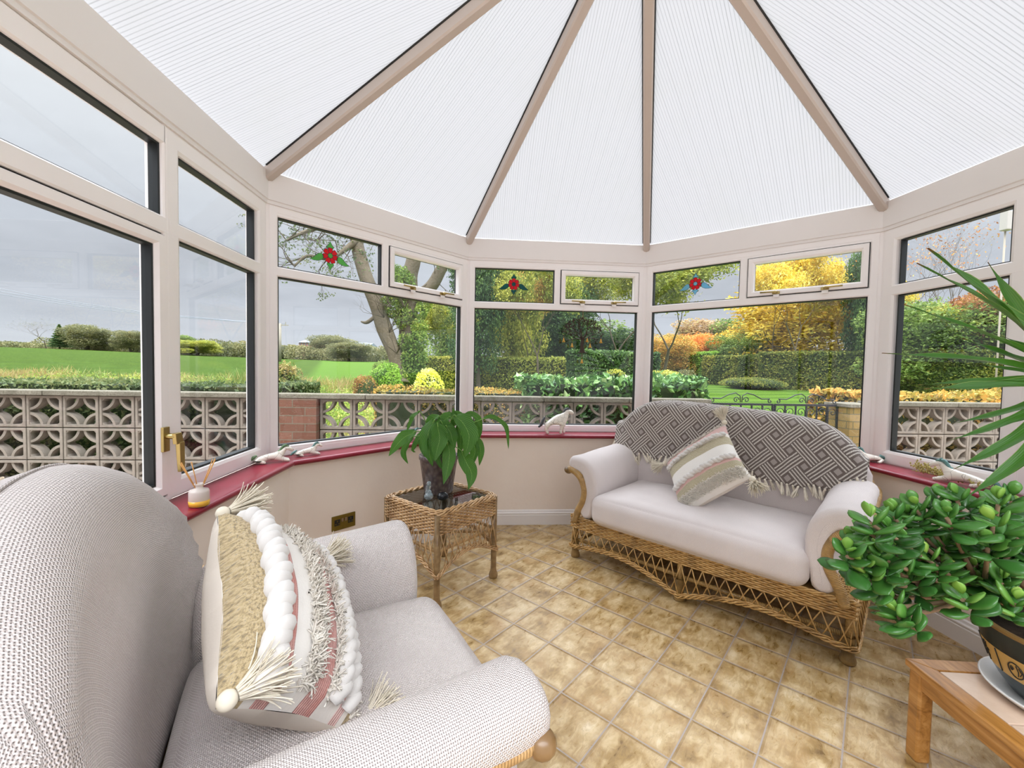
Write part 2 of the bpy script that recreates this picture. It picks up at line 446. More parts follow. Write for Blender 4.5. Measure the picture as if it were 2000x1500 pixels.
def pane(root, pl, rect, nm='pane', o=-.032):
    g = MB(); t0, z0, t1, z1 = rect
    g.ring(GASK, (t0, z0, t1, z1), pl); g.build('gasket', M['gasket'], root)
    mb = MB(); e = .003
    P = [pl(t0+e, o, z0+e), pl(t1-e, o, z0+e), pl(t1-e, o, z1-e), pl(t0+e, o, z1-e)]
    Q = [pl(t0+e, o-.004, z0+e), pl(t1-e, o-.004, z0+e), pl(t1-e, o-.004, z1-e), pl(t0+e, o-.004, z1-e)]
    mb.hexa(P+Q)
    return mb.build(nm, M['glass'], root)
def stay(root, pl, tt, z, sgn):
    """espagnolette handle on the bottom rail of a fanlight: base block, long lever, wedge"""
    h = MB()
    h.hexa([pl(tt-.022, .0, z-.012), pl(tt+.022, .0, z-.012), pl(tt+.022, .012, z-.012), pl(tt-.022, .012, z-.012), pl(tt-.022, .0, z+.006), pl(tt+.022, .0, z+.006), pl(tt+.022, .012, z+.006), pl(tt-.022, .012, z+.006)])
    h.tube([pl(tt, .010, z), pl(tt, .028, z), pl(tt+.004*sgn, .032, z), pl(tt+.022*sgn, .033, z+.001), pl(tt+.092*sgn, .030, z+.003)], [.009, .009, .008, .0055, .006], 8)
    o = h.build('handle', M['brass'], root)
    w = MB(); w.hexa([pl(tt-.016, .0, z-.034), pl(tt+.018, .0, z-.034), pl(tt+.018, .012, z-.034), pl(tt-.016, .012, z-.034), pl(tt-.016, .0, z-.014), pl(tt+.018, .0, z-.014), pl(tt+.018, .009, z-.014), pl(tt-.016, .009, z-.014)])
    w.build('keeper', M['upvc'], root)
    return o
ZT, ZM0, ZM1, ZB = 2.062, 1.735, 1.788, .783
def bay_window(idx, fn):
    L = FAC[fn][3]; pl = plc(fn); P = pl(L/2, 0, .7265)
    r = struct(empty('window_%d' % idx, P)); Mi = Matrix.Translation(Vector(P)).inverted()
    pl2 = lambda t_, o, z: Mi @ Vector(pl(t_, o, z))
    a, b = .014, L-.014
    fr = MB(); fr.ring(OUTP, (a, .7265, b, 2.118), pl2)
    ti, to = a+.046, b-.046
    # head / sill rails make the openings the photographed size
    member(fr, pl2, a+.03, b-.03, 2.045+.017, 2.1, o1=-.0012)
    member(fr, pl2, a+.03, b-.03, .74, ZB, o1=-.0012)
    member(fr, pl2, a+.02, b-.02, ZM0, ZM1, o1=.0005)
    member(fr, pl2, .712, .762, ZM1-.01, 2.08, o1=.001)
    fr.build('frame', M['upvc'], r)
    pane(r, pl2, (ti, ZB, to, ZM0)); pane(r, pl2, (ti, ZM1, .712, ZT))
    sx = (.768, ZM1+.004, to-.002, ZT-.002)
    g = MB(); g.ring([(-.005, -.03), (-.005, -.001), (.002, -.001), (.002, -.03)], sx, pl2); g.build('gasket', M['gasket'], r)
    s_ = MB(); s_.ring([(i, o+.012) for i, o in SASH], sx, pl2); sash = s_.build('sash', M['upvc'], r)
    pane(r, pl2, (sx[0]+.030, sx[1]+.026, sx[2]-.030, sx[3]-.030))
    w = sx[2]-sx[0]
    stay(r, lambda a_, o, z: pl2(a_, o+.012, z), sx[0]+w*.27, sx[1]+.014, -1)
    stay(r, lambda a_, o, z: pl2(a_, o+.012, z), sx[0]+w*.68, sx[1]+.014, 1)
    return r
W1 = bay_window(1, 'front_left'); W2 = bay_window(2, 'front'); W3 = bay_window(3, 'front_right')
def side_window(idx, fn, a, b, split=True):
    pl = plc(fn); P = pl((a+b)/2, 0, .7265); r = struct(empty('window_%d' % idx, P)); Mi = Matrix.Translation(Vector(P)).inverted()
    pl2 = lambda t_, o, z: Mi @ Vector(pl(t_, o, z))
    fr = MB(); fr.ring([(i*1.66 if i else 0, o) for i, o in OUTP], (a-.012 if a < .1 else a, .7265, b, 2.118), pl2)
    
    member(fr, pl2, a+.02, b-.02, 1.722, 1.782, o1=.0005)
    fr.build('frame', M['upvc'], r)
    ti, to = a+.078, b-.078
    pane(r, pl2, (ti, .803, to, 1.722)); pane(r, pl2, (ti, 1.782, to, 2.0415))
    return r
side_window(4, 'left', .02, .735)
side_window(5, 'right', .02, .70); side_window(6, 'right', .70, 1.45); side_window(7, 'right', 1.45, 2.2); side_window(8, 'right', 2.2, 2.94)
# fanlights over the big side casements, then the two opening casements
def over_light(idx, a, b):
    pl = plc('left'); P = pl((a+b)/2, 0, 1.74); r = struct(empty('window_%d' % idx, P)); Mi = Matrix.Translation(Vector(P)).inverted()
    pl2 = lambda t_, o, z: Mi @ Vector(pl(t_, o, z))
    fr = MB(); member(fr, pl2, a-.002, a+.012, 1.7, 2.118); member(fr, pl2, a, b, 1.722, 1.785, o1=.0005); member(fr, pl2, a, b, 2.048, 2.118); member(fr, pl2, b-.02, b+.02, 1.7, 2.118)
    fr.build('frame', M['upvc'], r); pane(r, pl2, (a+.012, 1.785, b-.02, 2.048)); return r
over_light(9, .735, 1.575); over_light(10, 1.575, 2.42)
def casement(idx, a, b, handle):
    pl = plc('left'); P = pl((a+b)/2, 0, .7265); r = struct(empty('window_%d' % idx, P)); Mi = Matrix.Translation(Vector(P)).inverted()
    pl2 = lambda t_, o, z: Mi @ Vector(pl(t_, o, z))
    g = MB(); g.ring([(-.008, -.05), (-.008, -.012), (.0, -.012), (.0, -.05)], (a+.008, .748, b-.008, 1.714), pl2); g.build('gasket', M['gasket'], r)
    s_ = MB(); s_.ring([(0, -.06), (0, -.002), (.003, .001), (.03, .001), (.040, -.012), (.041, -.06)], (a+.008, .748, b-.008, 1.714), pl2); s_.build('sash', M['upvc'], r)
    pane(r, pl2, (a+.049, .789, b-.049, 1.673))
    if handle:
        h = MB(); tt = a+.028; z = .965
        h.hexa([pl2(tt-.016, .001, z-.05), pl2(tt+.016, .001, z-.05), pl2(tt+.016, .012, z-.05), pl2(tt-.016, .012, z-.05), pl2(tt-.016, .001, z+.042), pl2(tt+.016, .001, z+.042), pl2(tt+.016, .012, z+.042), pl2(tt-.016, .012, z+.042)])
        h.tube([pl2(tt, .01, z+.008), pl2(tt, .045, z+.008)], .011, 10)
        h.hexa([pl2(tt-.032, .036, z-.022), pl2(tt+.006, .036, z-.022), pl2(tt+.006, .052, z-.022), pl2(tt-.032, .052, z-.022), pl2(tt-.02, .036, z+.02), pl2(tt+.012, .036, z+.02), pl2(tt+.012, .052, z+.02), pl2(tt-.02, .052, z+.02)])
        h.hexa([pl2(tt-.036, .038, z-.13), pl2(tt-.014, .038, z-.13), pl2(tt-.014, .052, z-.13), pl2(tt-.036, .052, z-.13), pl2(tt-.032, .036, z-.016), pl2(tt-.006, .036, z-.016), pl2(tt-.006, .054, z-.016), pl2(tt-.032, .054, z-.016)])
        h.build('handle', M['brass'], r, bevel=.002)
    return r
casement(12, .735, 1.575, True); casement(13, 1.575, 2.42, False)
mb = MB(); mbox(mb, 'left', .7265, 1.74, -.06, -.0003, .725, .745); mbox(mb, 'left', .7265, .742, -.06, -.0003, .745, 2.42); struct(mb.build('trim_15', M['upvc']))
side_window(11, 'left', 2.42, 2.94)

# ---- roof
HUB = Vector((.74, -1.80, 3.225)); RE = Vector((.74, -4.0, 3.225)); ZE = 2.297
A0 = Vector((-1.054, -1.054, ZE)); B0 = Vector((0, 0, ZE)); B1 = Vector((1.479, 0, ZE)); C1 = Vector((2.533, -1.054, ZE))
LE = Vector((-1.054, -4.0, ZE)); RR = Vector((2.533, -4.0, ZE))
ceil = struct(empty('ceiling', (0, 0, 0)))
def panel(poly, e0, e1):
    """poly 3D; e0->e1 is the eaves direction for the flute spacing"""
    d = (e1-e0).normalized(); mb = MB(); n = len(poly)
    nrm = (poly[1]-poly[0]).cross(poly[2]-poly[0]).normalized()
    if nrm.z < 0: nrm = -nrm
    up_ = nrm.cross(d)
    uv = [((p-e0).dot(d), (p-e0).dot(up_)) for p in poly]
    mb.add(poly, [tuple(range(n))], [uv], mi=0, smooth=False)
    top = [p+nrm*.016 for p in poly]
    mb.add(top, [tuple(range(n))], [uv], mi=1, smooth=False)
    for i in range(n):
        j = (i+1) % n; mb.add([poly[i], poly[j], top[j], top[i]], [(0, 1, 2, 3)], [[uv[i], uv[j], uv[j], uv[i]]], mi=1, smooth=False)
    mb.build('roof_panel', [M['poly'], M['polytop']], ceil, fixn=False)
H = HUB.copy()
panel([A0, B0, H], A0, B0); panel([B0, B1, H], B0, B1); panel([B1, C1, H], B1, C1)
ym = -2.75
L1 = Vector((-1.054, ym, ZE)); H1 = Vector((.74, ym, 3.225)); R1 = Vector((2.533, ym, ZE))
panel([L1, A0, H, H1], L1, A0); panel([LE, L1, H1, RE], LE, L1); panel([C1, R1, H1, H], C1, R1); panel([R1, RR, RE, H1], R1, RR)
def rafter(a, b, w=.052, h=.062):
    d = (b-a).normalized(); side = d.cross(Vector((0, 0, 1))).normalized(); up_ = side.cross(d).normalized()
    a2 = a-d*.02
    mb = MB(); prof = [(-w/2, -.004), (-w/2, -h+.008), (-w/2+.008, -h), (w/2-.008, -h), (w/2, -h+.008), (w/2, -.004)]
    A = [a2+side*x+up_*z for x, z in prof]; B = [b+side*x+up_*z for x, z in prof]; n = len(prof)
    mb.add(A+B, [(i, (i+1) % n, n+(i+1) % n, n+i) for i in range(n)]+[tuple(range(n))[::-1], tuple(range(n, 2*n))], smooth=False)
    mb.build('rafter', M['rafter'], ceil)
    g = MB()
    for sg in (-1, 1):
        P = []
        for q in (a+d*.03, b):
            P += [q+side*(sg*(w/2-.002))+up_*(-.012), q+side*(sg*(w/2+.007))+up_*(-.006), q+side*(sg*(w/2+.007))+up_*(.003), q+side*(sg*(w/2-.002))+up_*(.003)]
        g.hexa(P)
    g.build('glazing_seal', M['gasket'], ceil)
for q in (A0, B0, B1, C1): rafter(q, HUB)
rafter(L1, H1); rafter(R1, H1); rafter(LE, RE); rafter(RR, RE)
mb = MB(); mb.box((.74, (-1.8-4.0)/2, 3.2), (.12, 2.3, .09)); mb.build('ridge_beam', M['rafter'], ceil)
mb = MB(); mb.lathe([(0, -.1), (.09, -.1), (.12, -.06), (.12, .05), (0, .05)], 24, HUB); mb.build('hub', M['rafter'], ceil)
# ---------------------------------------------------------------- fabrics and cane
def fabric(name, light, dark, su, sv, bstr=.6, bdist=.0015, amt=.8):
    m, t = new_mat(name); uvn = t.coord('UV'); ux, uy, _ = t.sep(uvn)
    w = t.noise(uvn, 9, 2); uxx = t.m('ADD', ux, t.m('MULTIPLY', w, .002))
    a = t.m('SINE', t.m('MULTIPLY', uxx, 2*PI/su)); b = t.m('SINE', t.m('MULTIPLY', uy, 2*PI/sv))
    h = t.m('MULTIPLY', a, b); h2 = t.m('ABSOLUTE', h)
    hole = t.m('MULTIPLY', t.mr(t.m('ABSOLUTE', a), .1, .8, 1., 0.), t.mr(t.m('ABSOLUTE', b), .1, .9, 1., 0.))
    big = t.noise(t.coord('Object'), 5, 3)
    fu = t.noise(uvn, 400, 2)
    lt = t.mix(t.mr(big, .3, .7), lin(light), tuple(x*.93 for x in lin(light)[:3])+(1,))
    c = t.mix(t.m('MULTIPLY', hole, amt), lt, lin(dark))
    c = t.mix(t.mr(fu, .45, .7, 0, .25), c, lin(dark))
    wr = t.noise(t.coord('Object'), 3.5, 2, .5)
    nb = t.bump(t.m('ADD', t.m('MULTIPLY', h, .5), t.m('MULTIPLY', hole, -1.)), bstr, bdist)
    nb = t.bump(wr, .25, .03, nb)
    out(t, pbsdf(t, c, .9, nb, spec=.2, sheen=.25)); return m
M['chair_fab'] = fabric('taupe_weave_upholstery', '#efe4de', '#6a5246', .0094, .0072, 1., .0028, 1.)
M['sofa_fab'] = fabric('pale_taupe_upholstery', '#e5dbd8', '#a08f87', .0075, .0060, .5, .0012, .7)
def cane(name, a, b, dk, wrap=0, coat=.3):
    m, t = new_mat(name); co = t.coord('Object'); uvn = t.coord('UV'); ux, uy, _ = t.sep(uvn)
    n1 = t.noise(co, 35, 3, .6); n2 = t.noise(co, 9, 3, .6)
    c = t.mix(t.mr(n1, .3, .7), lin(a), lin(b)); c = t.mix(t.mr(n2, .5, .75, 0, .7), c, lin(dk))
    nb = None
    if wrap:
        f = t.m('ABSOLUTE', t.m('SUBTRACT', t.m('FRACT', t.m('DIVIDE', ux, wrap)), .5))
        c = t.mix(t.mr(f, .38, .5, 0., .75), c, lin(dk)); nb = t.bump(t.m('SUBTRACT', 1., t.m('MULTIPLY', f, f)), 1., .006)
    else: nb = t.bump(n1, .3, .001)
    out(t, pbsdf(t, c, .38, nb, spec=.5, coat=coat)); return m
M['cane'] = cane('honey_cane', '#cfa768', '#a67c42', '#5c3f20')
M['cane_p'] = cane('pale_cane', '#cfab7b', '#ac8251', '#684829')
M['wrap'] = cane('wrapped_cane', '#c39b5c', '#a17c43', '#4a361d', .0062)
M['wrap_p'] = cane('wrapped_pale_cane', '#cfa975', '#ae8652', '#6b4e2c', .0062)
M['core'] = simple('brown_grout_bed', '#3b2a18', .8)  # brown grout colour of the bed under the table tiles

def weave_band(mb, path, z0, z1, pitch_s, r, amp, closed=False, pitch=None, nrm_out=None, dz=None):
    """horizontal strands woven round upright stakes. path: list of (x,y) points; rows displaced alternately"""
    P = [Vector((p[0], p[1], 0)) for p in path]; m = len(P)
    L = [0.]
    for i in range(1, m): L.append(L[-1]+(P[i]-P[i-1]).length)
    tot = L[-1]+((P[0]-P[-1]).length if closed else 0)
    if closed: P2 = P+[P[0]]; L2 = L+[tot]
    else: P2, L2 = P, L
    ns = max(4, int(round(tot/pitch_s/2))*2); N = ns*3
    def at(sv):
        sv = min(max(sv, 0), tot-1e-6)
        k = int(np.searchsorted(L2, sv, 'right'))-1; k = min(k, len(P2)-2)
        f = (sv-L2[k])/max(1e-9, L2[k+1]-L2[k]); return P2[k].lerp(P2[k+1], f), (P2[k+1]-P2[k]).normalized()
    rows = max(1, int(round((z1-z0)/(pitch or 2.1*r))))
    for rI in range(rows):
        pts = []
        for i in range(N if closed else N+1):
            sv = tot*i/N; p, d = at(sv); n = Vector((d.y, -d.x, 0))
            z = z0+(z1-z0)*(rI+.5)/rows
            if dz: z = dz(sv/tot, (rI+.5)/rows)
            ph = PI*ns*sv/tot+PI*rI
            pts.append(p+n*(amp*math.cos(ph))+Vector((0, 0, z)))
        mb.tube(pts, r, 5, closed=closed, cap=not closed, up=(0, 0, 1))
    return ns, at, tot
def braid(mb, pts, r=.005, R=.007, n=3, twist=90., closed=False, seg=5):
    P = [Vector(p) for p in pts]; L = [0.]
    for i in range(1, len(P)): L.append(L[-1]+(P[i]-P[i-1]).length)
    tot = L[-1]; N = int(tot/.006)
    def at(sv):
        k = min(int(np.searchsorted(L, sv, 'right'))-1, len(P)-2); f = (sv-L[k])/max(1e-9, L[k+1]-L[k])
        return P[k].lerp(P[k+1], f), (P[k+1]-P[k]).normalized()
    for q in range(n):
        o_ = []
        for i in range(N+1):
            p, d = at(tot*i/N*.9999); u = Vector((0, 0, 1)) if abs(d.z) < .9 else Vector((1, 0, 0))
            s_ = d.cross(u).normalized(); w = s_.cross(d)
            a = twist*tot*i/N+2*PI*q/n; o_.append(p+(s_*math.cos(a)+w*math.sin(a)*1.2)*R)
        mb.tube(o_, r, seg, cap=True)
def wfoot(mb, x, y, h, r=.024):
    prof = [(0, 0), (r*.95, 0), (r*1.25, .006), (r*1.3, .016), (r*1.2, .026), (r*1.02, .034), (r*.95, .05), (r, h)]
    mb.lathe(prof, 14, (x, y, 0))

def pad(mb, stations, nseg=7, uvo=(0, 0)):
    """stations: list of (pos3 fn, centre line [(a,b)], half thickness, depth) -> closed padded shape.
    each station = (place, line, h); place(a,b)->xyz. The section is the line thickened by h with round ends."""
    rings = []; K = None
    for place, line, h, dv in stations:
        C_ = [Vector((a, b)) for a, b in line]; m = len(C_); T = []
        for i in range(m): T.append((C_[min(i+1, m-1)]-C_[max(i-1, 0)]).normalized())
        N_ = [Vector((-d.y, d.x)) for d in T]; R_ = []
        for i in range(m): R_.append(C_[i]+N_[i]*h)
        for k in range(1, nseg):
            a = PI*k/nseg; R_.append(C_[-1]+N_[-1]*h*math.cos(a)+T[-1]*h*math.sin(a))
        for i in range(m-1, -1, -1): R_.append(C_[i]-N_[i]*h)
        for k in range(1, nseg):
            a = PI*k/nseg; R_.append(C_[0]-N_[0]*h*math.cos(a)-T[0]*h*math.sin(a))
        rings.append([Vector(place(p.x, p.y)) for p in R_]); K = len(R_)
    mid = rings[len(rings)//2]; L = [0.]
    for i in range(1, K+1): L.append(L[-1]+(mid[i % K]-mid[i-1]).length)
    D = [0.]
    for i in range(1, len(rings)):
        D.append(D[-1]+sum((rings[i][j]-rings[i-1][j]).length for j in range(0, K, 4))/len(range(0, K, 4)))
    P = [p for r_ in rings for p in r_]
    mb.grid(P, len(rings), K, cv=True, uv=lambda i, j: (L[j], D[i]))
    return mb
def resamp(line, n):
    P = smooth_path([(a, b, 0) for a, b in line], 8); L = [0.]
    for i in range(1, len(P)): L.append(L[-1]+(P[i]-P[i-1]).length)
    o_ = []
    for k in range(n):
        s_ = L[-1]*k/(n-1); j = min(int(np.searchsorted(L, s_, 'right'))-1, len(P)-2); f = (s_-L[j])/max(1e-9, L[j+1]-L[j])
        q = P[j].lerp(P[j+1], f); o_.append((q.x, q.y))
    return o_
def puff(mb, size, r, crown=(0, 0, 0), n=22, place=None, warp=None):
    """rounded box cushion centred on the origin, uv in metres by face"""
    hx, hy, hz = [q/2 for q in size]
    def mp(p):
        q = Vector((p[0]*hx, p[1]*hy, p[2]*hz)); c_ = Vector((max(-hx+r, min(hx-r, q.x)), max(-hy+r, min(hy-r, q.y)), max(-hz+r, min(hz-r, q.z))))
        d = q-c_
        if d.length > 1e-9:
            # cube corner -> sphere
            k = max(abs(d.x), abs(d.y), abs(d.z))/d.length; q = c_+d*k
        x, y, z = p
        q.z += math.copysign(crown[2]*(1-x**4)*(1-y**4), z) if abs(z) > .01 else 0
        q.x += (1 if x > 0 else -1)*crown[0]*(1-y**4)*(1-z*z)*abs(x)
        q.y += (1 if y > 0 else -1)*crown[1]*(1-x**4)*(1-z*z)*abs(y)
        if warp: q = warp(q)
        return place(q) if place else q
    s_ = [math.sin(PI/2*(2*i/(n-1)-1))*.35+(2*i/(n-1)-1)*.65 for i in range(n)]
    for ax_, sg in ((0, 1), (0, -1), (1, 1), (1, -1), (2, 1), (2, -1)):
        P = []
        for a in s_:
            for b in s_:
                p = [0, 0, 0]; p[ax_] = sg; o1, o2 = [(1, 2), (2, 0), (0, 1)][ax_]; p[o1] = a; p[o2] = b; P.append(mp(p))
        sz = [(hy, hz), (hz, hx), (hx, hy)][ax_]
        mb.grid(P, n, n, flip=sg < 0, uv=lambda i, j, sz=sz: (s_[i]*sz[0], s_[j]*sz[1]))
def weld(o, d=.0004):
    m = o.modifiers.new('weld', 'WELD'); m.merge_threshold = d

def suite(name, W_, fab, wide, Mc, Mw):
    """cane framed seat: local x along the front, y inwards (depth), z up"""
    root = empty(name)
    DP = .84
    feet = [(.02, .03), (W_-.02, .03), (.03, DP-.04), (W_-.03, DP-.04)]
    if wide: feet += [(W_/2-.005, 0.0), (W_/2, DP-.04)]
    for (x, y) in feet:
        f_ = MB(); wfoot(f_, x, y, .12); f_.build('leg', Mw, root)
    # plan outline of the base
    bow = .0
    corner = .035
    def front(x): return -.005-.012*math.sin(PI*x/W_)
    path = [(corner*(1-math.cos(a)), front(0)+corner*(1-math.sin(a))) for a in ()]
    path = [(0.0, DP-.05), (0.0, .45), (0.0, .04), (.012, .008)]+[(W_*k/16, front(W_*k/16)) for k in range(1, 16)]+[(W_-.012, .008), (W_, .04), (W_, .45), (W_, DP-.05)]
    P3 = smooth_path([(a, b, 0) for a, b in path], 4)
    zb0, zb1 = .205, .278
    mb = MB(); ns, at, tot = weave_band(mb, [(p.x, p.y) for p in P3], zb0, zb1, .026, .0052, .0036, pitch=.0100)
    mb.build('woven_band', Mc, root)
    # top rim
    mb = MB(); q = [Vector((p.x, p.y, zb1+.003)) for p in P3]; braid(mb, q, .0048, .005, 3, 60); mb.build('rim', Mc, root)
    # scalloped lower border
    s_front0 = None
    def zlow(sv):
        p, d = at(sv); x, y = p.x, p.y
        if y > .05: e = min(1, (y-.05)/(DP-.1)); return .072+.035*math.sin(PI*e)
        n_ = 2 if wide else 1; e = (x/W_*n_) % 1.0
        return (.075 if not wide else .075-.045*(1-abs(2*x/W_-1))**3)+ (.052 if wide else .06)*math.sin(PI*e)**1.1
    N = 200 if wide else 140
    low = []
    for i in range(N+1):
        sv = tot*i/N*.9999; p, d = at(sv); n_ = Vector((d.y, -d.x, 0)); flare = .012
        low.append(Vector((p.x, p.y, zlow(sv)))+n_*flare)
    mb = MB(); braid(mb, low, .0045, .006, 3, 60); braid(mb, [p+Vector((0, 0, .011)) for p in low], .0038, .004, 2, 60); mb.build('lower_border', Mc, root)
    # lattice sticks between band and border
    mb = MB(); step = .056; k = 0; nst = int(tot/step)
    for i in range(nst):
        for sg in (-1, 1):
            s0 = (i+.5)*step; s1 = s0+sg*(.050 if wide else .042)
            if not 0 < s1 < tot: continue
            p0, d0 = at(s0); p1, d1 = at(s1); n0 = Vector((d0.y, -d0.x, 0)); n1_ = Vector((d1.y, -d1.x, 0))
            a = p0+n0*(.002*sg)+Vector((0, 0, zb0+.004)); b = p1+n1_*(.012+.0015*sg)+Vector((0, 0, zlow(s1)+.006))
            mid_ = (a+b)/2+n0*.004*sg
            mb.tube([a, mid_, b], .0032, 5)
    mb.build('lattice', Mc, root)
    # seat deck and rails under the cushion
    mb = MB(); mb.box((W_/2, DP/2, .262), (W_-.008, DP-.03, .02)); mb.build('seat_deck', Mc, root)
    mb = MB()
    for y in (.04, DP-.06): mb.tube([(.02, y, .115), (W_-.02, y, .115)], .012, 8)
    for x in (.02, W_-.02): mb.tube([(x, .03, .1), (x, DP-.05, .1)], .012, 8)
    for (x, y) in feet: mb.tube([(x, y, .08), (x, y, .26)], .016, 8)
    mb.build('base_rails', Mw, root)
    # arms: rattan scroll, woven side, upholstered pad
    for sd in (0, 1):
        X = (lambda x: x) if sd == 0 else (lambda x: W_-x)
        rail2 = [(.035, .255), (.060, .33), (.095, .40), (.104, .47), (.080, .535), (.040, .572), (-.005, .588), (-.022, .582)]
        mb = MB(); fr = [Vector((X(a), -.004, b)) for a, b in rail2]
        top = [Vector((X(-.022), y, .582+.03*y)) for y in (.1, .3, .5, .7)]+[Vector((X(-.01), DP-.05, .62)), Vector((X(.02), DP-.02, .6))]
        mb.tube(smooth_path(fr, 6), .0225, 14, cap=True)
        kn = MB(); 
        mb.ell((X(-.026), -.004, .580), (.03, .028, .025), 12, 8)
        mb.tube(smooth_path([fr[-1]]+top, 6), .017, 10)
        mb.build('arm_rail', Mw, root)
        sp_ = MB(); ny, nz = 30, 12      # woven side panel follows the scroll
        R2 = resamp(rail2, 26)
        rows = []
        for i, (a, b) in enumerate(R2[1:-3]):
            pts = []
            for k in range(52):
                y = .01+(DP-.07)*k/51; am = .0035*math.cos(PI*k+PI*i); pts.append((X(a-.006+am), y, b))
            sp_.tube(pts, .0042, 4)
        sp_.build('side_panel', Mc, root)
        cl = resamp([(.115, .33), (.135, .43), (.140, .52), (.115, .592), (.068, .622), (.018, .625)], 16)
        H_ = .050 if wide else .060; yl = .60
        if not wide: cl = resamp([(.115, .33), (.135, .43), (.138, .50), (.115, .575), (.065, .612), (.02, .612)], 16)
        st_ = []; nr = 8; y0 = -.012 if wide else -.03
        def stn(y, ins, rise=0.):
            h = H_-ins; mm = len(cl)
            c2 = [(a, b) for a, b in cl]
            pl_ = lambda a, b: Vector((X(a), y, b+.014*max(0, y)*(1-sstep(.3, .42, b)*0)+(.03 if wide else -.075)*y*sstep(.45, .6, b)))
            return (pl_, c2, max(h, .0002), y)
        rr = .032
        for k in range(nr+1):
            a = PI/2*k/nr; st_.append(stn(y0+rr*(1-math.sin(a)), rr*(1-math.cos(a)) if k else 0) if False else stn(y0+rr*(1-math.sin(a)), rr*(1-math.cos(PI/2-a)) if False else rr*(1-math.sqrt(max(0, 1-(1-math.sin(a))**2)))))
        cap0 = stn(y0+.0, H_-.0002)
        seq = [cap0, stn(y0, rr+(H_-rr)*.5), stn(y0+.001, rr)]
        for k in range(1, nr+1):
            a = PI/2*k/nr; seq.append(stn(y0+rr*(1-math.cos(a)), rr*(1-math.sin(a))))
        for k in range(1, 26): seq.append(stn(y0+rr+(yl-y0-2*rr)*k/25, 0))
        for k in range(1, nr+1):
            a = PI/2*k/nr; seq.append(stn(yl-rr*(1-math.sin(a)), rr*(1-math.cos(a))))
        seq.append(stn(yl, H_-.0002))
        mb = MB(); pad(mb, seq)
        # gathers in the cover near the front edge
        V2 = []
        for p in mb.v:
            p = Vector(p); g = math.exp(-((p.y-y0-.035)/.035)**2)
            w = math.sin((p.z*1.0+p.x*.9)*190+1.3*math.sin(p.z*60))*.0022*g+ (noise.noise(p*7)*.006)
            V2.append((p.x+w*(1 if sd else -1), p.y, p.z+w*.6))
        mb.v = V2
        o_ = mb.build('arm_pad', fab, root)
        if False:
            pp = MB(); c_ = []
            sec = seq[2]
            place, line, h = sec[0], sec[1], H_-.0135
            m_ = len(line); T_ = []
            C_ = [Vector(q) for q in line]
            ring_ = []
            for i in range(m_):
                d = (C_[min(i+1, m_-1)]-C_[max(i-1, 0)]).normalized(); ring_.append(C_[i]+Vector((-d.y, d.x))*h)
            d = (C_[-1]-C_[-2]).normalized()
            for q in range(1, 8):
                a = PI*q/8; ring_.append(C_[-1]+Vector((-d.y, d.x))*h*math.cos(a)+d*h*math.sin(a))
            for i in range(m_-1, -1, -1):
                d = (C_[min(i+1, m_-1)]-C_[max(i-1, 0)]).normalized(); ring_.append(C_[i]-Vector((-d.y, d.x))*h)
            pp.tube([Vector((X(q.x), y0+.006, q.y)) for q in ring_], .0028, 6)
            pp.build('piping', fab, root)
    # seat cushion
    x0, x1 = .168, W_-.168
    mb = MB(); d0 = -.055 if wide else -.09
    def wrp(q):
        w = noise.noise(Vector((q.x*3, q.y*3, q.z*2+5)))*.008+noise.noise(Vector((q.x*9, q.y*9, 2)))*.002
        return q+Vector((0, 0, w if q.z > 0 else 0))
    puff(mb, (x1-x0, .60-d0, .185), .06 if wide else .055, (.004, .012, .014 if wide else .01), 30, place=lambda q: q+Vector(((x0+x1)/2, (d0+.60)/2, .37)), warp=wrp)
    o_ = mb.build('seat_cushion', fab, root); weld(o_)
    # back: upright pad arched across its width, rolled over the top
    def zt(s_):
        e = abs(2*s_/W_-1)
        return 1.045-.075*s_/W_-.25*e**6 if wide else 1.04-.25*e**2.4
    nst_ = 49 if wide else 41; stn_ = []
    h0 = .095 if wide else .115
    for i in range(nst_):
        e = -1+2*i/(nst_-1); ee = math.sin(e*PI/2); sx = W_/2+(W_/2+(.0 if wide else .0))*ee
        h = h0*math.sqrt(max(1e-4, 1-abs(ee)**(5 if wide else 15)))
        h = max(h, .003)
        fwd = -.10*abs(ee)**3
        top = zt(sx)-h
        base_y = .665 if wide else .735
        z0 = .40 if wide else .38
        if top < z0+.06: top = z0+.06
        line = resamp([(base_y+fwd, z0), (base_y+.012+fwd, z0+(top-z0)*.35), (base_y+.03+fwd, z0+(top-z0)*.7), (base_y+.055+fwd, top)], 18)
        pl_ = (lambda sx_: (lambda a, b: Vector((sx_, a, b))))(sx)
        stn_.append((pl_, line, h, sx))
    mb = MB(); pad(mb, stn_, 12)
    V2 = []
    for p in mb.v:
        p = Vector(p); e = abs(2*p.x/W_-1)
        g = math.exp(-((e-.93)/.09)**2)*(1 if p.y < .7 else .6)
        w = noise.noise(p*4)*.008+noise.noise(Vector((p.x*5, p.y*3, p.z*14)))*.004
        if not wide: w += .005*g*math.sin(p.z*120+2*math.sin(p.y*30))
        V2.append((p.x, p.y+w*(-1), p.z+w*.5))
    mb.v = V2
    bk = mb.build('back_cushion', fab, root)
    if not wide:     # seam that runs round the roll of the back, and the padded end caps
        sm_ = MB(); pts = []
        for i in range(60):
            sx = .03+(W_-.06)*i/59; e = abs(2*sx/W_-1); pts.append((sx, .80-.10*e**3, zt(sx)+.0005))
        sm_.tube(pts, .0035, 6); sm_.build('seam', fab, root)
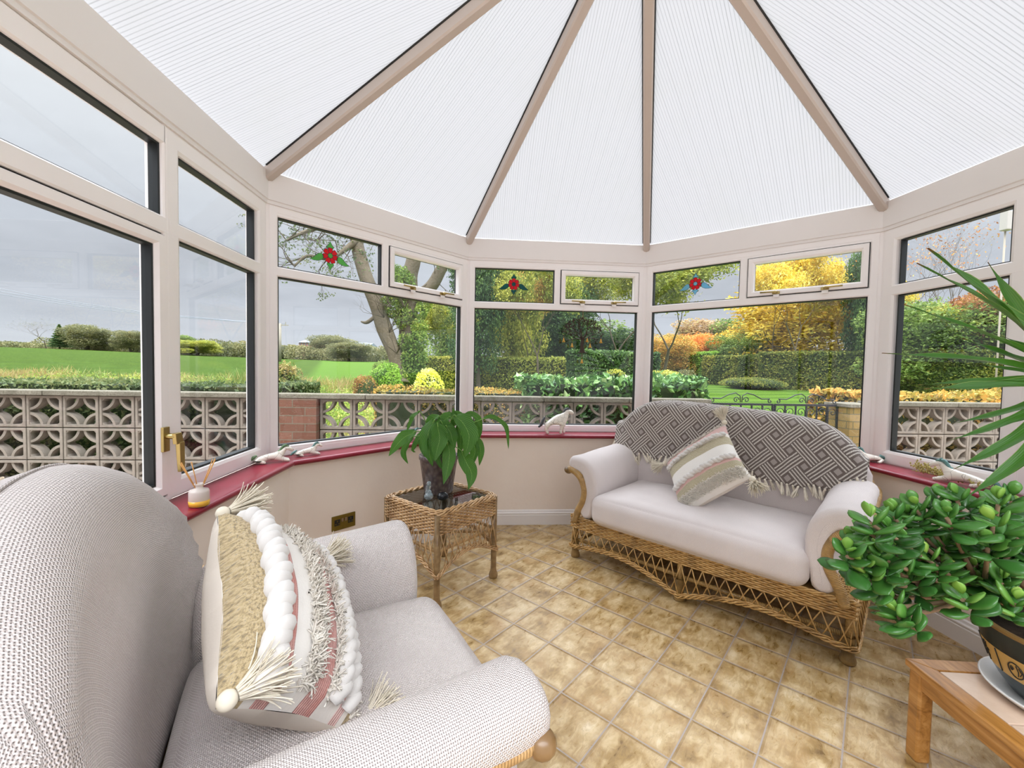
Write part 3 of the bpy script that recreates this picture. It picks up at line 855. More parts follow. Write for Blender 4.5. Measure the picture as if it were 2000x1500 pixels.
    if not wide:
        for sg in (-1, 1):      # piped edge of the end panels
            sx = W_/2+sg*(W_/2-.012); ee = .985; h = h0*math.sqrt(1-ee**15); fwd = -.10*ee**3; top = zt(sx)-h
            C_ = [Vector(q) for q in resamp([(.735+fwd, .38), (.747+fwd, .38+(top-.38)*.35), (.765+fwd, .38+(top-.38)*.7), (.79+fwd, top)], 18)]; R_ = []
            for i in range(18): d = (C_[min(i+1, 17)]-C_[max(i-1, 0)]).normalized(); R_.append(C_[i]+Vector((-d.y, d.x))*h)
            d = (C_[-1]-C_[-2]).normalized()
            for k in range(1, 12): a = PI*k/12; R_.append(C_[-1]+Vector((-d.y, d.x))*h*math.cos(a)+d*h*math.sin(a))
            for i in range(17, -1, -1): d = (C_[min(i+1, 17)]-C_[max(i-1, 0)]).normalized(); R_.append(C_[i]-Vector((-d.y, d.x))*h)
            pp = MB(); pp.tube([(sx, q.x, q.y) for q in R_], .0045, 7); pp.build('piping', fab, root)
    # cane frame of the back
    mb = MB(); pts = []
    for i in range(41):
        e = -1+2*i/40; sx = W_/2+(W_/2-.0)*math.sin(e*PI/2)*1.0
        ee = abs(math.sin(e*PI/2)); pts.append((sx, .82-.12*ee**3, max(.6, zt(sx)-.085)))
    mb.tube(pts, .02, 10); mb.tube([(.03, DP-.06, .25), (.0, .72, .6)], .018, 8); mb.tube([(W_-.03, DP-.06, .25), (W_, .72, .6)], .018, 8)
    mb.build('back_frame', Mw, root)
    mb = MB()
    for k in range(int(W_/.028)):
        sx = .04+(W_-.08)*k/(int(W_/.028)-1); mb.tube([(sx, DP-.06, .26), (sx, .84, .6), (sx, .83-.12*abs(2*sx/W_-1)**3, zt(sx)-.09)], .0045, 5)
    zz = .29
    while zz < .9:
        pts = [(x_, .845+.004*(-1)**k, zz) for k, x_ in enumerate(np.linspace(.05, W_-.05, int(W_/.028))) if zt(x_)-.1 > zz]
        if len(pts) > 3: mb.tube(pts, .0045, 4)
        zz += .011
    mb.build('back_panel', Mc, root)
    return root, zt, h0

sofa, zt_s, h_s = suite('wicker_sofa', 1.475, M['sofa_fab'], True, M['cane'], M['wrap'])
sofa.location = (.744-.012, -.733+.0, 0); SOFA_RZ = math.atan2(-.746, .666); sofa.rotation_euler = (0, 0, SOFA_RZ)
tag(sofa, 'two-seat cane sofa with pale cushions under the front right window, throw over its back', 'sofa')
chair, zt_c, h_c = suite('wicker_armchair', .95, M['chair_fab'], False, M['cane_p'], M['wrap_p'])
chair.location = (.22, -2.72, 0); CH_RZ = math.atan2(.9, -.435); chair.rotation_euler = (0, 0, CH_RZ)
tag(chair, 'taupe woven armchair with rolled arms in the left foreground', 'armchair')
def sofa_w(p): return Matrix.Translation(sofa.location) @ Matrix.Rotation(SOFA_RZ, 4, 'Z') @ Vector(p)
def chair_w(p): return Matrix.Translation(chair.location) @ Matrix.Rotation(CH_RZ, 4, 'Z') @ Vector(p)

# ---------------------------------------------------------------- throw over the sofa back
m, t = new_mat('basket_weave_throw'); uvn = t.coord('UV'); ux, uy, _ = t.sep(uvn)
PER = .098; WB = .60
a = t.m('DIVIDE', t.m('ADD', ux, t.m('MULTIPLY', uy, .95)), PER*1.55); b = t.m('DIVIDE', t.m('SUBTRACT', ux, t.m('MULTIPLY', uy, .95)), PER*1.55)
fa, fb = t.m('FRACT', a), t.m('FRACT', b)
par = t.m('GREATER_THAN', t.m('ABSOLUTE', t.m('SUBTRACT', t.m('MODULO', t.m('ADD', t.m('ADD', t.m('FLOOR', a), t.m('FLOOR', b)), 400.), 2.), 1.)), .5)
inA = t.m('LESS_THAN', fa, WB); inB = t.m('LESS_THAN', fb, WB)
def lines(f): 
    q = t.m('FRACT', t.m('ADD', t.m('MULTIPLY', f, 4./WB), .0)); return t.m('GREATER_THAN', t.m('SUBTRACT', .5, t.m('ABSOLUTE', t.m('SUBTRACT', q, .5))), .29)
both = t.m('MULTIPLY', inA, inB)
useA = t.m('MAXIMUM', t.m('MULTIPLY', inA, t.m('SUBTRACT', 1., inB)), t.m('MULTIPLY', both, par))
useB = t.m('MAXIMUM', t.m('MULTIPLY', inB, t.m('SUBTRACT', 1., inA)), t.m('MULTIPLY', both, t.m('SUBTRACT', 1., par)))
wv = t.mr(t.noise(uvn, 260, 2), .35, .65, .4, 1.)
ln = t.m('MULTIPLY', t.m('MAXIMUM', t.m('MULTIPLY', useA, lines(fa)), t.m('MULTIPLY', useB, lines(fb))), wv)
def inner(f): return t.m('MULTIPLY', t.m('GREATER_THAN', f, WB+.07), t.m('LESS_THAN', f, .93))
sq = t.m('MULTIPLY', inner(fa), inner(fb))
bn = t.noise(uvn, 500, 2)
c = t.mix(bn, lin('#5d514c'), lin('#7d7069'))
c = t.mix(t.m('MULTIPLY', sq, .8), c, lin('#b3a8a1')); c = t.mix(t.m('MULTIPLY', ln, .95), c, lin('#f2ebe0'))
out(t, pbsdf(t, c, .95, t.bump(t.m('ADD', ln, t.m('MULTIPLY', t.noise(uvn, 320, 2), .8)), .6, .0025), spec=.1, sheen=.3)); M['throw'] = m
M['fringe'] = simple('cream_yarn', '#ece2d0', .95, nscale=60, namp=.12, bscale=300, bstr=.6)
throw = empty('throw_blanket'); throw.location = sofa.location; throw.rotation_euler = sofa.rotation_euler
tag(throw, 'grey and cream basket-pattern throw with fringe over the sofa back', 'throw')
W_ = 1.475
def back_section(sx, grow):
    e = min(1, abs(2*sx/W_-1)); h = max(h_s*math.sqrt(max(1e-4, 1-e**5)), .03); fwd = -.10*e**3; top = max(zt_s(sx)-h, .5); z0 = .40
    line = [Vector((a, b)) for a, b in resamp([(.665+fwd, z0), (.677+fwd, z0+(top-z0)*.35), (.695+fwd, z0+(top-z0)*.7), (.720+fwd, top)], 18)]
    h += grow; R_ = []
    for i in range(18):
        d = (line[min(i+1, 17)]-line[max(i-1, 0)]).normalized(); R_.append(line[i]+Vector((-d.y, d.x))*h)
    d = (line[-1]-line[-2]).normalized()
    for k in range(1, 14):
        a = PI*k/14; R_.append(line[-1]+Vector((-d.y, d.x))*h*math.cos(a)+d*h*math.sin(a))
    for i in range(17, -1, -1):
        d = (line[min(i+1, 17)]-line[max(i-1, 0)]).normalized(); R_.append(line[i]-Vector((-d.y, d.x))*h)
    return R_
nu, nv = 90, 50; P = []; UVs = []
S0, S1 = -.012, 1.455; hemL = []
for i in range(nu):
    sx = S0+(S1-S0)*i/(nu-1); sec = back_section(min(max(sx, .03), W_-.04), .012)
    # front hem height
    hem = .635-.03*sstep(.1, .9, sx/W_)+.008*math.sin(sx*16)
    if sx < .2: hem = .60+.10*(1-sx/.2)
    if sx > 1.28: hem = lerp(hem, .70, sstep(1.28, 1.42, sx))
    L = [0.]; 
    for k in range(1, len(sec)): L.append(L[-1]+(sec[k]-sec[k-1]).length)
    # start where the section passes the hem
    k0 = next(k for k in range(len(sec)) if sec[k].y >= hem-.001 or k > 16)
    s0 = L[k0]; s1 = min(L[-1], s0+.72)
    drop = 0
    if sx < .03: drop = (.03-sx)
    for j in range(nv):
        sv = s0+(s1-s0)*j/(nv-1); k = min(int(np.searchsorted(L, sv, 'right'))-1, len(sec)-2); f = (sv-L[k])/max(1e-9, L[k+1]-L[k])
        q = sec[k].lerp(sec[k+1], f)
        wr = .006*noise.noise(Vector((sx*7, sv*5, 3)))+.003*noise.noise(Vector((sx*20, sv*16, 8)))
        edge_f = .012*math.exp(-((j)/3.)**2)*(1+math.sin(sx*40))*.5
        P.append((sx, q.x-abs(wr)-edge_f, q.y+abs(wr))); UVs.append((sx, -sv))
    hemL.append(Vector(P[i*nv]))
mb = MB(); mb.grid(P, nu, nv, uv=lambda i, j: UVs[i*nv+j])
o_ = mb.build('blanket', M['throw'], throw); sl = o_.modifiers.new('thick', 'SOLIDIFY'); sl.thickness = .006; sl.offset = 1
hl = [0.]
for k in range(1, nu): hl.append(hl[-1]+(hemL[k]-hemL[k-1]).length)
protos = []
def tassel_mesh(seed, L_=.072, n=9, r=.0030, spread=.013):
    rd = random.Random(seed); mb = MB(); mb.ell((0, 0, -.006), (.006, .006, .008), 8, 6)
    for k in range(n):
        a = 2*PI*k/n; dx, dy = math.cos(a)*spread*rd.uniform(.3, 1), math.sin(a)*spread*rd.uniform(.3, 1)
        mb.tube([(dx*.2, dy*.2, -.004), (dx*.5, dy*.5, -L_*.35), (dx*.9+rd.uniform(-.003, .003), dy*.8, -L_*.7), (dx+rd.uniform(-.005, .005), dy, -L_*rd.uniform(.88, 1.05))], [r, r*1.1, r, r*.6], 4)
    return mb.mesh('fringe_tassel')
pm = [tassel_mesh(s_) for s_ in range(4)]
for q in pm: q.materials.append(M['fringe'])
nt_ = 60
for i in range(nt_):
    sv = hl[-1]*(i+.5)/nt_; k = min(int(np.searchsorted(hl, sv, 'right'))-1, nu-2); f = (sv-hl[k])/max(1e-9, hl[k+1]-hl[k]); p = hemL[k].lerp(hemL[k+1], f)
    o_ = bpy.data.objects.new('fringe_tassel', pm[i % 4]); COL.objects.link(o_); o_.parent = throw
    o_.location = (p.x, p.y-.006, p.z+.004); o_.rotation_euler = (random.uniform(-.5, -.25), random.uniform(-.3, .3), random.uniform(0, 6))
# ---------------------------------------------------------------- scatter cushions
M['cream_cloth'] = simple('cream_cotton', '#ddd2c4', .9, nscale=8, namp=.05, bscale=40, bstr=.25, bdist=.004)
M['roving'] = simple('white_wool_roving', '#ddd8d2', .95, nscale=30, namp=.05, bscale=260, bstr=.5, bdist=.001, sheen=.4)
def yarn(name, hexc):
    m, t = new_mat(name); c = lin(hexc); out(t, pbsdf(t, c, .95, spec=.1)); return m
M['shag'] = yarn('cream_shag_yarn', '#f2ebdf')
M['tassel'] = yarn('cream_tassel_yarn', '#e9dfcb')
def strip_mat(name, strips):
    """strips: (y0, y1, kind) across the cushion, uv.y 0..1"""
    m, t = new_mat(name); uvn = t.coord('UV'); ux, uy, _ = t.sep(uvn)
    base = lin('#ebe4da'); col = base; h = t.noise(uvn, 60, 4, .7)
    kn = t.vor(t.vm('MULTIPLY', uvn, (1., .8, 1.)), 75, 'F1'); kc = t.noise(uvn, 70, 3, .7)
    wob = t.m('ADD', uy, t.m('MULTIPLY', t.m('SUBTRACT', t.noise(uvn, 5, 2), .5), .012))
    tan_c = t.ramp(kc, [(.3, '#6f6658'), (.45, '#a6926c'), (.58, '#c9b48c'), (.7, '#8b8273')])
    row = t.m('ABSOLUTE', t.m('SUBTRACT', t.m('FRACT', t.m('MULTIPLY', wob, 62.)), .5)); stitch = t.m('ABSOLUTE', t.m('SINE', t.m('MULTIPLY', ux, 260.)))
    pk = t.mix(t.m('MULTIPLY', t.mr(row, .0, .17, 1., 0.), t.mr(stitch, .2, .6, .35, 1.)), lin('#e0aca2'), lin('#8a3f3a'))
    pk = t.mix(t.mr(t.noise(uvn, 9, 3), .45, .62, 0., .5), pk, lin('#c9776a'))
    lp = t.mix(t.mr(row, .0, .2, .8, 0.), lin('#e6c2ba'), lin('#cc8d84'))
    hh = t.m('MULTIPLY', h, .4)
    for (a, b, k) in strips:
        msk = t.m('MULTIPLY', t.m('GREATER_THAN', wob, a), t.m('LESS_THAN', wob, b))
        c_ = {'tan': tan_c, 'pink': pk, 'lpink': lp, 'white': lin('#efeae2'), 'olive': t.mix(kc, lin('#a89c7c'), lin('#cfc5a8'))}[k]
        col = t.mix(msk, col, c_)
        if k in ('tan', 'olive'): hh = t.m('ADD', hh, t.m('MULTIPLY', msk, t.m('SUBTRACT', 1., kn)))
        if k in ('pink', 'lpink'): hh = t.m('ADD', hh, t.m('MULTIPLY', msk, row))
    out(t, pbsdf(t, col, .92, t.bump(hh, .8, .004), spec=.15, sheen=.2)); return m
SY = [0.]
def strands(pts, dirs, L, r, seed, droop=.5, curl=.3, n=4):
    """many short yarns as three sided tubes in one numpy mesh"""
    rg = np.random.default_rng(seed); pts = np.array(pts, float); dirs = np.array(dirs, float); k = len(pts)
    L = L*rg.uniform(.7, 1.2, k); cu = rg.normal(size=(k, 3))*curl; V = []; pos = pts.copy(); d = dirs/np.linalg.norm(dirs, axis=1)[:, None]
    a = np.cross(d, rg.normal(size=(k, 3))); a /= np.linalg.norm(a, axis=1)[:, None]; b = np.cross(d, a)
    for s_ in range(n+1):
        rr = r*(1-.35*s_/n)
        for q in range(3): V.append(pos+(a*math.cos(2*PI*q/3)+b*math.sin(2*PI*q/3))*rr)
        d = d+cu/n+np.array([0, 0, -droop/n]); d /= np.linalg.norm(d, axis=1)[:, None]; pos = pos+d*(L/n)[:, None]
    V = np.stack(V, 1).reshape(-1, 3); per = (n+1)*3; base = np.arange(k)[:, None]*per; F = []
    for s_ in range(n):
        for q in range(3): F.append(base+np.array([[s_*3+q, s_*3+(q+1) % 3, (s_+1)*3+(q+1) % 3, (s_+1)*3+q]]))
    return V, np.concatenate(F)
def pillow_z(x, y, S, T):
    u, v = 2*x/S, 2*y/SY[0]; u = max(-1, min(1, u)); v = max(-1, min(1, v))
    return T*((1-u*u)*(1-v*v))**.42
def make_cushion(name, label, Mw_, S, T, strips, rovings, shags, tassel_dirs, seed, tl=.085, sy=None):
    """Mw_ world matrix; x runs along the stripes, y across, z out of the decorated face"""
    rt = empty(name); rt.matrix_world = Mw_; tag(rt, label, 'cushion', 'tasselled boho cushions')
    Mi = Mw_.to_3x3().inverted(); down = Mi @ Vector((0, 0, -1))
    H_ = sy or S; SY[0] = H_; n = 41; mb = MB(); rd = random.Random(seed)
    def pt(i, j, sg):
        x, y = -S/2+S*i/(n-1), -H_/2+H_*j/(n-1); u, v = 2*x/S, 2*y/H_
        pin = 1-.07*(1-v*v)*abs(u)**3; pin2 = 1-.07*(1-u*u)*abs(v)**3   # sides pull in between the corners
        z = sg*pillow_z(x, y, S, T)+noise.noise(Vector((x*9+seed, y*9, sg*3)))*.007
        return Vector((x*pin, y*pin2, z))
    mb.grid([pt(i, j, 1) for i in range(n) for j in range(n)], n, n, uv=lambda i, j: (i/(n-1), j/(n-1)), mi=0)
    mb.grid([pt(i, j, -1) for i in range(n) for j in range(n)], n, n, uv=lambda i, j: (i/(n-1), j/(n-1)), mi=1, flip=True)
    c_ = mb.build('cover', [strip_mat(name+'_stripes_%d' % seed, strips), M['cream_cloth']], rt, fixn=False); weld(c_, .001)
    def surf(x, y):
        u, v = 2*x/S, 2*y/H_; return Vector((x*(1-.07*(1-v*v)*abs(u)**3), y*(1-.07*(1-u*u)*abs(v)**3), pillow_z(x, y, S, T)))
    for (yv, r) in rovings:
        for ph in (0, 1):
            pts = []; rr = []; N = 150
            for k in range(N+1):
                x = -S/2*.96+S*.96*k/N; y = (yv-.5)*H_; a = k/N*2*PI*9+ph*PI; p = surf(x, y+.004*math.sin(k*.3+seed))
                pts.append(p+Vector((0, math.cos(a)*r*.55, r*.5+math.sin(a)*r*.5))); rr.append(r*(.78+.25*abs(math.sin(a*.5+.4))))
            mb = MB(); mb.tube(pts, rr, 9); mb.build('roving_trim', M['roving'], rt)
    for (ya, yb, cnt, L_) in shags:
        P = []; D = []
        for k in range(cnt):
            x = rd.uniform(-.48, .48)*S; y = (rd.uniform(ya, yb)-.5)*H_; p = surf(x, y); P.append(tuple(p)); D.append((rd.gauss(0, .5), rd.gauss(0, .5), 1.))
        V, F = strands(P, D, L_, .0027, seed+int(ya*100), .25, .9); link('shag_trim', fast_mesh('shag_trim', V, F, smooth=True), M['shag'], rt)
    for (cx, cy), dv in zip(((-1, -1), (1, -1), (1, 1), (-1, 1)), tassel_dirs):
        c0 = Vector((cx*S/2*.985, cy*H_/2*.985, 0)); dw = (Mi @ Vector(dv)).normalized() if dv is not None else (Vector((cx, cy, 0)).normalized()*.8+Vector((0, 0, .55))+down*.75).normalized()
        mb = MB(); mb.ell(c0+dw*.014, (.017, .017, .017), 12, 8); mb.ell(c0+dw*.04, (.011, .011, .012), 10, 6); tk = mb.build('tassel', M['tassel'], rt)
        P = []; D = []; u = dw.orthogonal().normalized(); w = dw.cross(u)
        for k in range(170):
            a = rd.uniform(0, 2*PI); q = math.sqrt(rd.random()); P.append(tuple(c0+dw*.03+(u*math.cos(a)+w*math.sin(a))*.010*q)); D.append(tuple(dw+(u*math.cos(a)+w*math.sin(a))*.42*q))
        V, F = strands(P, D, tl, .0023, seed+7, .0, .35, 5); link('tassel_yarn', fast_mesh('tassel_yarn', V, F, smooth=True), M['tassel'], tk)
    return rt
def frame_m(c, a, b):
    a = Vector(a).normalized(); b = Vector(b); b = (b-a*b.dot(a)).normalized(); n = a.cross(b)
    return Matrix.Translation(Vector(c)) @ Matrix((a, b, n)).transposed().to_4x4()
# armchair cushion: leans on the back, tan strip along its upper edge
def cdir(v): return Matrix.Rotation(CH_RZ, 3, 'Z') @ Vector(v)
def sdir(v): return Matrix.Rotation(SOFA_RZ, 3, 'Z') @ Vector(v)
TD = [cdir((.35, -.85, .1)), cdir((.35, -.85, .1)), cdir((.25, -.9, .1)), cdir((.1, -.95, .25))]
aa = cdir((-.46, -.04, -.19)); bb = cdir((.165, -.205, -.19))
mm = frame_m(chair_w((.49, .40, .655)), aa, bb)
if (mm.to_3x3() @ Vector((0, 0, 1))).dot(cdir((0, -1, 0))) < 0: mm = frame_m(chair_w((.49, .40, .655)), -aa, bb)
make_cushion('scatter_cushion', 'large tasselled cushion of pink, white and tan yarn rows on the armchair', mm, .50, .115,
    [(.0, .13, 'tan'), (.20, .30, 'pink'), (.30, .42, 'white'), (.50, .64, 'pink'), (.90, .97, 'tan'), (.80, .86, 'lpink')],
    [(.165, .019), (.735, .015), (.88, .014)], [(.41, .50, 1100, .026), (.64, .71, 700, .024), (.93, .985, 350, .022)],
    [cdir((.6, -.55, .15)), cdir((-.55, -.6, -.05)), cdir((.1, -.8, .1)), cdir((.3, -.9, .05))] if False else
    TD, 3, .085, .345)
# sofa cushion
a_ = sdir((.33, .04, .28)); b_ = sdir((.23, -.27, -.19))
ms = frame_m(sofa_w((.715, .36, .66)), a_, b_)
if (ms.to_3x3() @ Vector((0, 0, 1))).dot(sdir((0, -1, .3))) < 0: ms = frame_m(sofa_w((.715, .36, .66)), -a_, b_)
make_cushion('scatter_cushion', 'tasselled cushion with pink and cream bands propped in the middle of the sofa', ms, .46, .08,
    [(.05, .20, 'lpink'), (.27, .42, 'olive'), (.42, .62, 'white'), (.66, .71, 'lpink'), (.71, .82, 'olive')],
    [(.23, .011), (.64, .012)], [(.0, .05, 450, .018), (.235, .27, 350, .016), (.83, .97, 1200, .02)],
    [sdir((-.3, -.2, -.9)), sdir((-.15, -.4, .9)), sdir((.15, -.3, -.95)), sdir((.0, -.6, -.6))] if False else
    [None]*4, 5, .075)

# ---------------------------------------------------------------- wicker side table
TZ = .50; TA = math.radians(46.5); TS_ = .47
tab = empty('wicker_table', (-.10, -1.00, 0), TA); tag(tab, 'square honey wicker side table with glass top in the bay corner', 'side table')
h2_ = TS_/2
def rrect(h, r, n=5):
    P = []
    for (cx, cy, a0) in ((h-r, h-r, 0), (-h+r, h-r, PI/2), (-h+r, -h+r, PI), (h-r, -h+r, 3*PI/2)):
        for k in range(n+1): a = a0+PI/2*k/n; P.append((cx+r*math.cos(a), cy+r*math.sin(a)))
    return P
per = rrect(h2_, .035)
mb = MB(); weave_band(mb, per, .385, .485, .024, .0042, .0045, closed=True, pitch=.0082); mb.build('woven_band', M['cane_p'], tab)
mb = MB()
for rr, zz in ((h2_, .490), (h2_-.008, .498), (h2_-.018, .501), (h2_-.028, .498)):
    q = [Vector((a, b, zz)) for a, b in rrect(rr, .04)]; q.append(q[0]); braid(mb, q, .0042, .0045, 2, 70)
mb.build('rim', M['cane_p'], tab)
def zl(e): return .165+.085*math.sin(PI*min(1, max(0, e)))
sides = [((-1, -1), (1, -1)), ((1, -1), (1, 1)), ((1, 1), (-1, 1)), ((-1, 1), (-1, -1))]
mb = MB(); mb2 = MB()
for (a, b) in sides:
    A = Vector((a[0]*h2_, a[1]*h2_, 0)); B = Vector((b[0]*h2_, b[1]*h2_, 0)); d = (B-A).normalized(); n_ = Vector((d.y, -d.x, 0)); pts = []
    for k in range(41): e = k/40; pts.append(A.lerp(B, e)*(1-.0)+Vector((0, 0, zl(e))))
    braid(mb2, pts, .0042, .0055, 3, 70); braid(mb2, [p+Vector((0, 0, .012)) for p in pts], .0036, .004, 2, 70)
    N = 11
    for k in range(N):
        for sg in (-1, 1):
            e0 = (k+.5)/N; e1 = e0+sg*.12
            if not 0 <= e1 <= 1: continue
            p0 = A.lerp(B, e0)+n_*.002*sg+Vector((0, 0, .39)); p1 = A.lerp(B, e1)+n_*.003*sg+Vector((0, 0, zl(e1)+.005)); mb.tube([p0, (p0+p1)/2+n_*.003*sg, p1], .0027, 5)
mb.build('lattice', M['cane_p'], tab); mb2.build('lower_border', M['cane_p'], tab)
for sx in (-1, 1):
    for sy in (-1, 1):
        mb = MB(); x, y = sx*(h2_-.015), sy*(h2_-.015)
        mb.lathe([(0, 0), (.022, 0), (.026, .008), (.027, .02), (.024, .032), (.018, .045), (.0165, .06), (.0165, .49), (0, .49)], 14, (x, y, 0)); mb.build('leg', M['wrap_p'], tab)
mb = MB()
for (a, b) in sides: mb.tube([(a[0]*(h2_-.015), a[1]*(h2_-.015), .30), (b[0]*(h2_-.015), b[1]*(h2_-.015), .30)], .010, 8)
mb.tube([(-h2_+.02, -h2_+.02, .28), (h2_-.02, h2_-.02, .28)], .009, 8); mb.tube([(-h2_+.02, h2_-.02, .28), (h2_-.02, -h2_+.02, .28)], .009, 8)
mb.build('stretcher', M['wrap_p'], tab)
m, t = new_mat('table_glass'); geo = t.n('ShaderNodeNewGeometry'); cs = t.m('ABSOLUTE', t.vm('DOT_PRODUCT', geo.outputs['Normal'], geo.outputs['Incoming']))
frs = t.m('ADD', .10, t.m('MULTIPLY', .85, t.m('POWER', t.m('SUBTRACT', 1., cs, clamp=True), 4.)))
tr = t.n('ShaderNodeBsdfTransparent'); t.set(tr, 'Color', (.62, .66, .66, 1)); gl = t.n('ShaderNodeBsdfGlossy'); t.set(gl, 'Roughness', .01); mx = t.n('ShaderNodeMixShader'); t.set(mx, 0, frs)
t.nt.links.new(tr.outputs[0], mx.inputs[1]); t.nt.links.new(gl.outputs[0], mx.inputs[2]); out(t, mx.outputs[0]); M['tglass'] = m
mb = MB(); mb.box((0, 0, .4925), (TS_-.066, TS_-.066, .005)); mb.build('glass_top', M['tglass'], tab)

# ---- peace lily in its hammered pot
m, t = new_mat('hammered_grey_pot'); uvn = t.coord('UV'); v_ = t.vor(t.vm('MULTIPLY', uvn, (32., 44., 1.)), 1., 'SMOOTH_F1')
out(t, pbsdf(t, t.mix(t.mr(v_, .1, .7), lin('#7f706b'), lin('#57494a')), .35, t.bump(v_, 1., .006), metallic=.3)); M['pot'] = m
M['soil'] = simple('dark_soil', '#3a2c20', .95, nscale=60, namp=.4, bscale=80, bstr=1., bdist=.01)
PX, PY = -.128, -.905; PZ = .495
pot = empty('plant_pot', (PX, PY, PZ)); tag(pot, 'dark grey hammered plant pot standing on the wicker table', 'plant pot')
mb = MB(); mb.lathe([(0, 0), (.083, 0), (.086, .004), (.112, .195), (.117, .2), (.118, .225), (.111, .226), (.106, .2), (.1, .19)], 48); mb.build('pot', M['pot'], pot)
mb = MB(); mb.lathe([(0, .193), (.1, .188), (.104, .18)], 32); mb.build('soil', M['soil'], pot)
m, t = new_mat('peace_lily_leaf'); uvn = t.coord('UV'); ux, uy, _ = t.sep(uvn)
rib = t.mr(t.m('ABSOLUTE', uy), 0., .05, 1., 0.); vein = t.m('SINE', t.m('MULTIPLY', t.m('SUBTRACT', ux, t.m('MULTIPLY', t.m('ABSOLUTE', uy), .35)), 90.))
c = t.mix(t.noise(t.coord('Object'), 7, 3), lin('#2e671a'), lin('#578f30')); c = t.mix(t.mr(vein, .5, 1., 0, .4), c, lin('#8fc05a')); c = t.mix(t.m('MULTIPLY', rib, .8), c, lin('#9fc867'))
p = pbsdf(t, c, .32, t.bump(vein, .5, .002), spec=.5); tl = t.n('ShaderNodeBsdfTranslucent'); t.set(tl, 'Color', c); mx = t.n('ShaderNodeMixShader'); t.set(mx, 0, .3); t.nt.links.new(p, mx.inputs[1]); t.nt.links.new(tl.outputs[0], mx.inputs[2]); out(t, mx.outputs[0]); M['lily'] = m
lily = empty('peace_lily', (PX, PY, PZ+.19)); tag(lily, 'drooping peace lily with glossy green leaves in the hammered pot', 'plant')
LO = lily.location
def blade(mb, pts, width, face, prof=None, fold=.18, n=16, m_=7):
    """leaf blade along pts; face = direction the upper side looks to"""
    sp = smooth_path(pts, 8); L = [0.]
    for i in range(1, len(sp)): L.append(L[-1]+(sp[i]-sp[i-1]).length)
    P = []
    for i in range(n+1):
        s_ = L[-1]*i/n; k = min(int(np.searchsorted(L, s_, 'right'))-1, len(sp)-2); f = (s_-L[k])/max(1e-9, L[k+1]-L[k]); c_ = sp[k].lerp(sp[k+1], f); d = (sp[k+1]-sp[k]).normalized()
        sd = d.cross(Vector(face)); sd = sd.normalized() if sd.length > 1e-4 else d.orthogonal().normalized(); up_ = sd.cross(d).normalized()
        e = i/n; w = width/2*(prof(e) if prof else (math.sin(PI*min(1, e**.75))**.8*(1-.25*e)+.01))
        for j in range(m_):
            q = -1+2*j/(m_-1); wav = .06*width*math.sin(e*17+q*2)*abs(q)**2
            P.append(c_+sd*(q*w)+up_*(-fold*w*(1-abs(q))*1.+wav))
    mb.grid(P, n+1, m_, uv=lambda i, j: (i/n, -1+2*j/(m_-1)))
    return mb
LD = 2.47
def lq(x, y, dd=0.): return unproject(680+x/3.571, 760+y/3.571, LD+dd)-LO
lv = [([(735, 185), (800, 215), (850, 320), (812, 475)], 150, -.12), ([(500, 155), (450, 190), (430, 240), (402, 305)], 42, .02), ([(478, 295), (400, 325), (340, 385), (283, 468)], 92, -.05),
      ([(455, 330), (405, 385), (385, 450), (418, 522)], 58, .02), ([(605, 215), (555, 290), (560, 420), (590, 538)], 115, -.10), ([(620, 235), (640, 330), (620, 420), (604, 505)], 125, -.14),
      ([(680, 255), (715, 290), (730, 350), (742, 415)], 95, -.08), ([(690, 365), (705, 440), (690, 560), (664, 668)], 98, -.15), ([(785, 425), (820, 500), (860, 590), (838, 705)], 110, -.12),
      ([(880, 330), (915, 380), (925, 450), (914, 535)], 62, -.02), ([(930, 212), (1000, 190), (1085, 240), (1110, 300), (1118, 418)], 44, .06), ([(800, 182), (870, 175), (915, 220), (932, 302)], 58, .05),
      ([(740, 260), (742, 210), (738, 170), (733, 132)], 62, .04), ([(690, 240), (665, 210), (690, 170), (715, 160)], 60, .08), ([(560, 300), (530, 360), (540, 430), (572, 500)], 90, -.03),
      ([(760, 240), (790, 330), (780, 420), (760, 470)], 80, -.02), ([(560, 290), (500, 330), (450, 420), (470, 440)], 60, .08), ([(850, 230), (900, 260), (905, 330), (890, 370)], 70, .1), ([(640, 220), (700, 300), (690, 420), (700, 470)], 110, -.04), ([(760, 200), (700, 190), (640, 240), (600, 330)], 90, .02), ([(700, 200), (760, 180), (830, 230), (870, 330)], 85, .04), ([(840, 330), (880, 400), (870, 480), (835, 560)], 80, -.02), ([(640, 190), (590, 200), (560, 260), (545, 340)], 70, .06), ([(600, 280), (590, 400), (630, 500), (655, 560)], 90, -.08)]
to_cam = (CAM-LO).normalized()
for k, (pts, w, dd) in enumerate(lv):
    mb = MB(); P = [lq(x, y, dd*(.4+.6*i/len(pts))) for i, (x, y) in enumerate(pts)]; W0 = w/3.571*LD/F_PX
    a = random.Random(k).uniform(-.5, .5)
    blade(mb, P, W0, (to_cam+Vector((a, 0, .7))).normalized(), fold=.35); mb.build('leaf', M['lily'], lily, fixn=False)
    st = P[0]; b0 = Vector((random.Random(k).uniform(-.03, .03), random.Random(k+50).uniform(-.03, .03), 0)); mid_ = b0.lerp(st, .55)+Vector((0, 0, .05))
    mb = MB(); mb.tube(smooth_path([b0, mid_, st, P[0].lerp(P[1], .3)], 6), .0028, 6); mb.build('stem', M['lily'], lily)
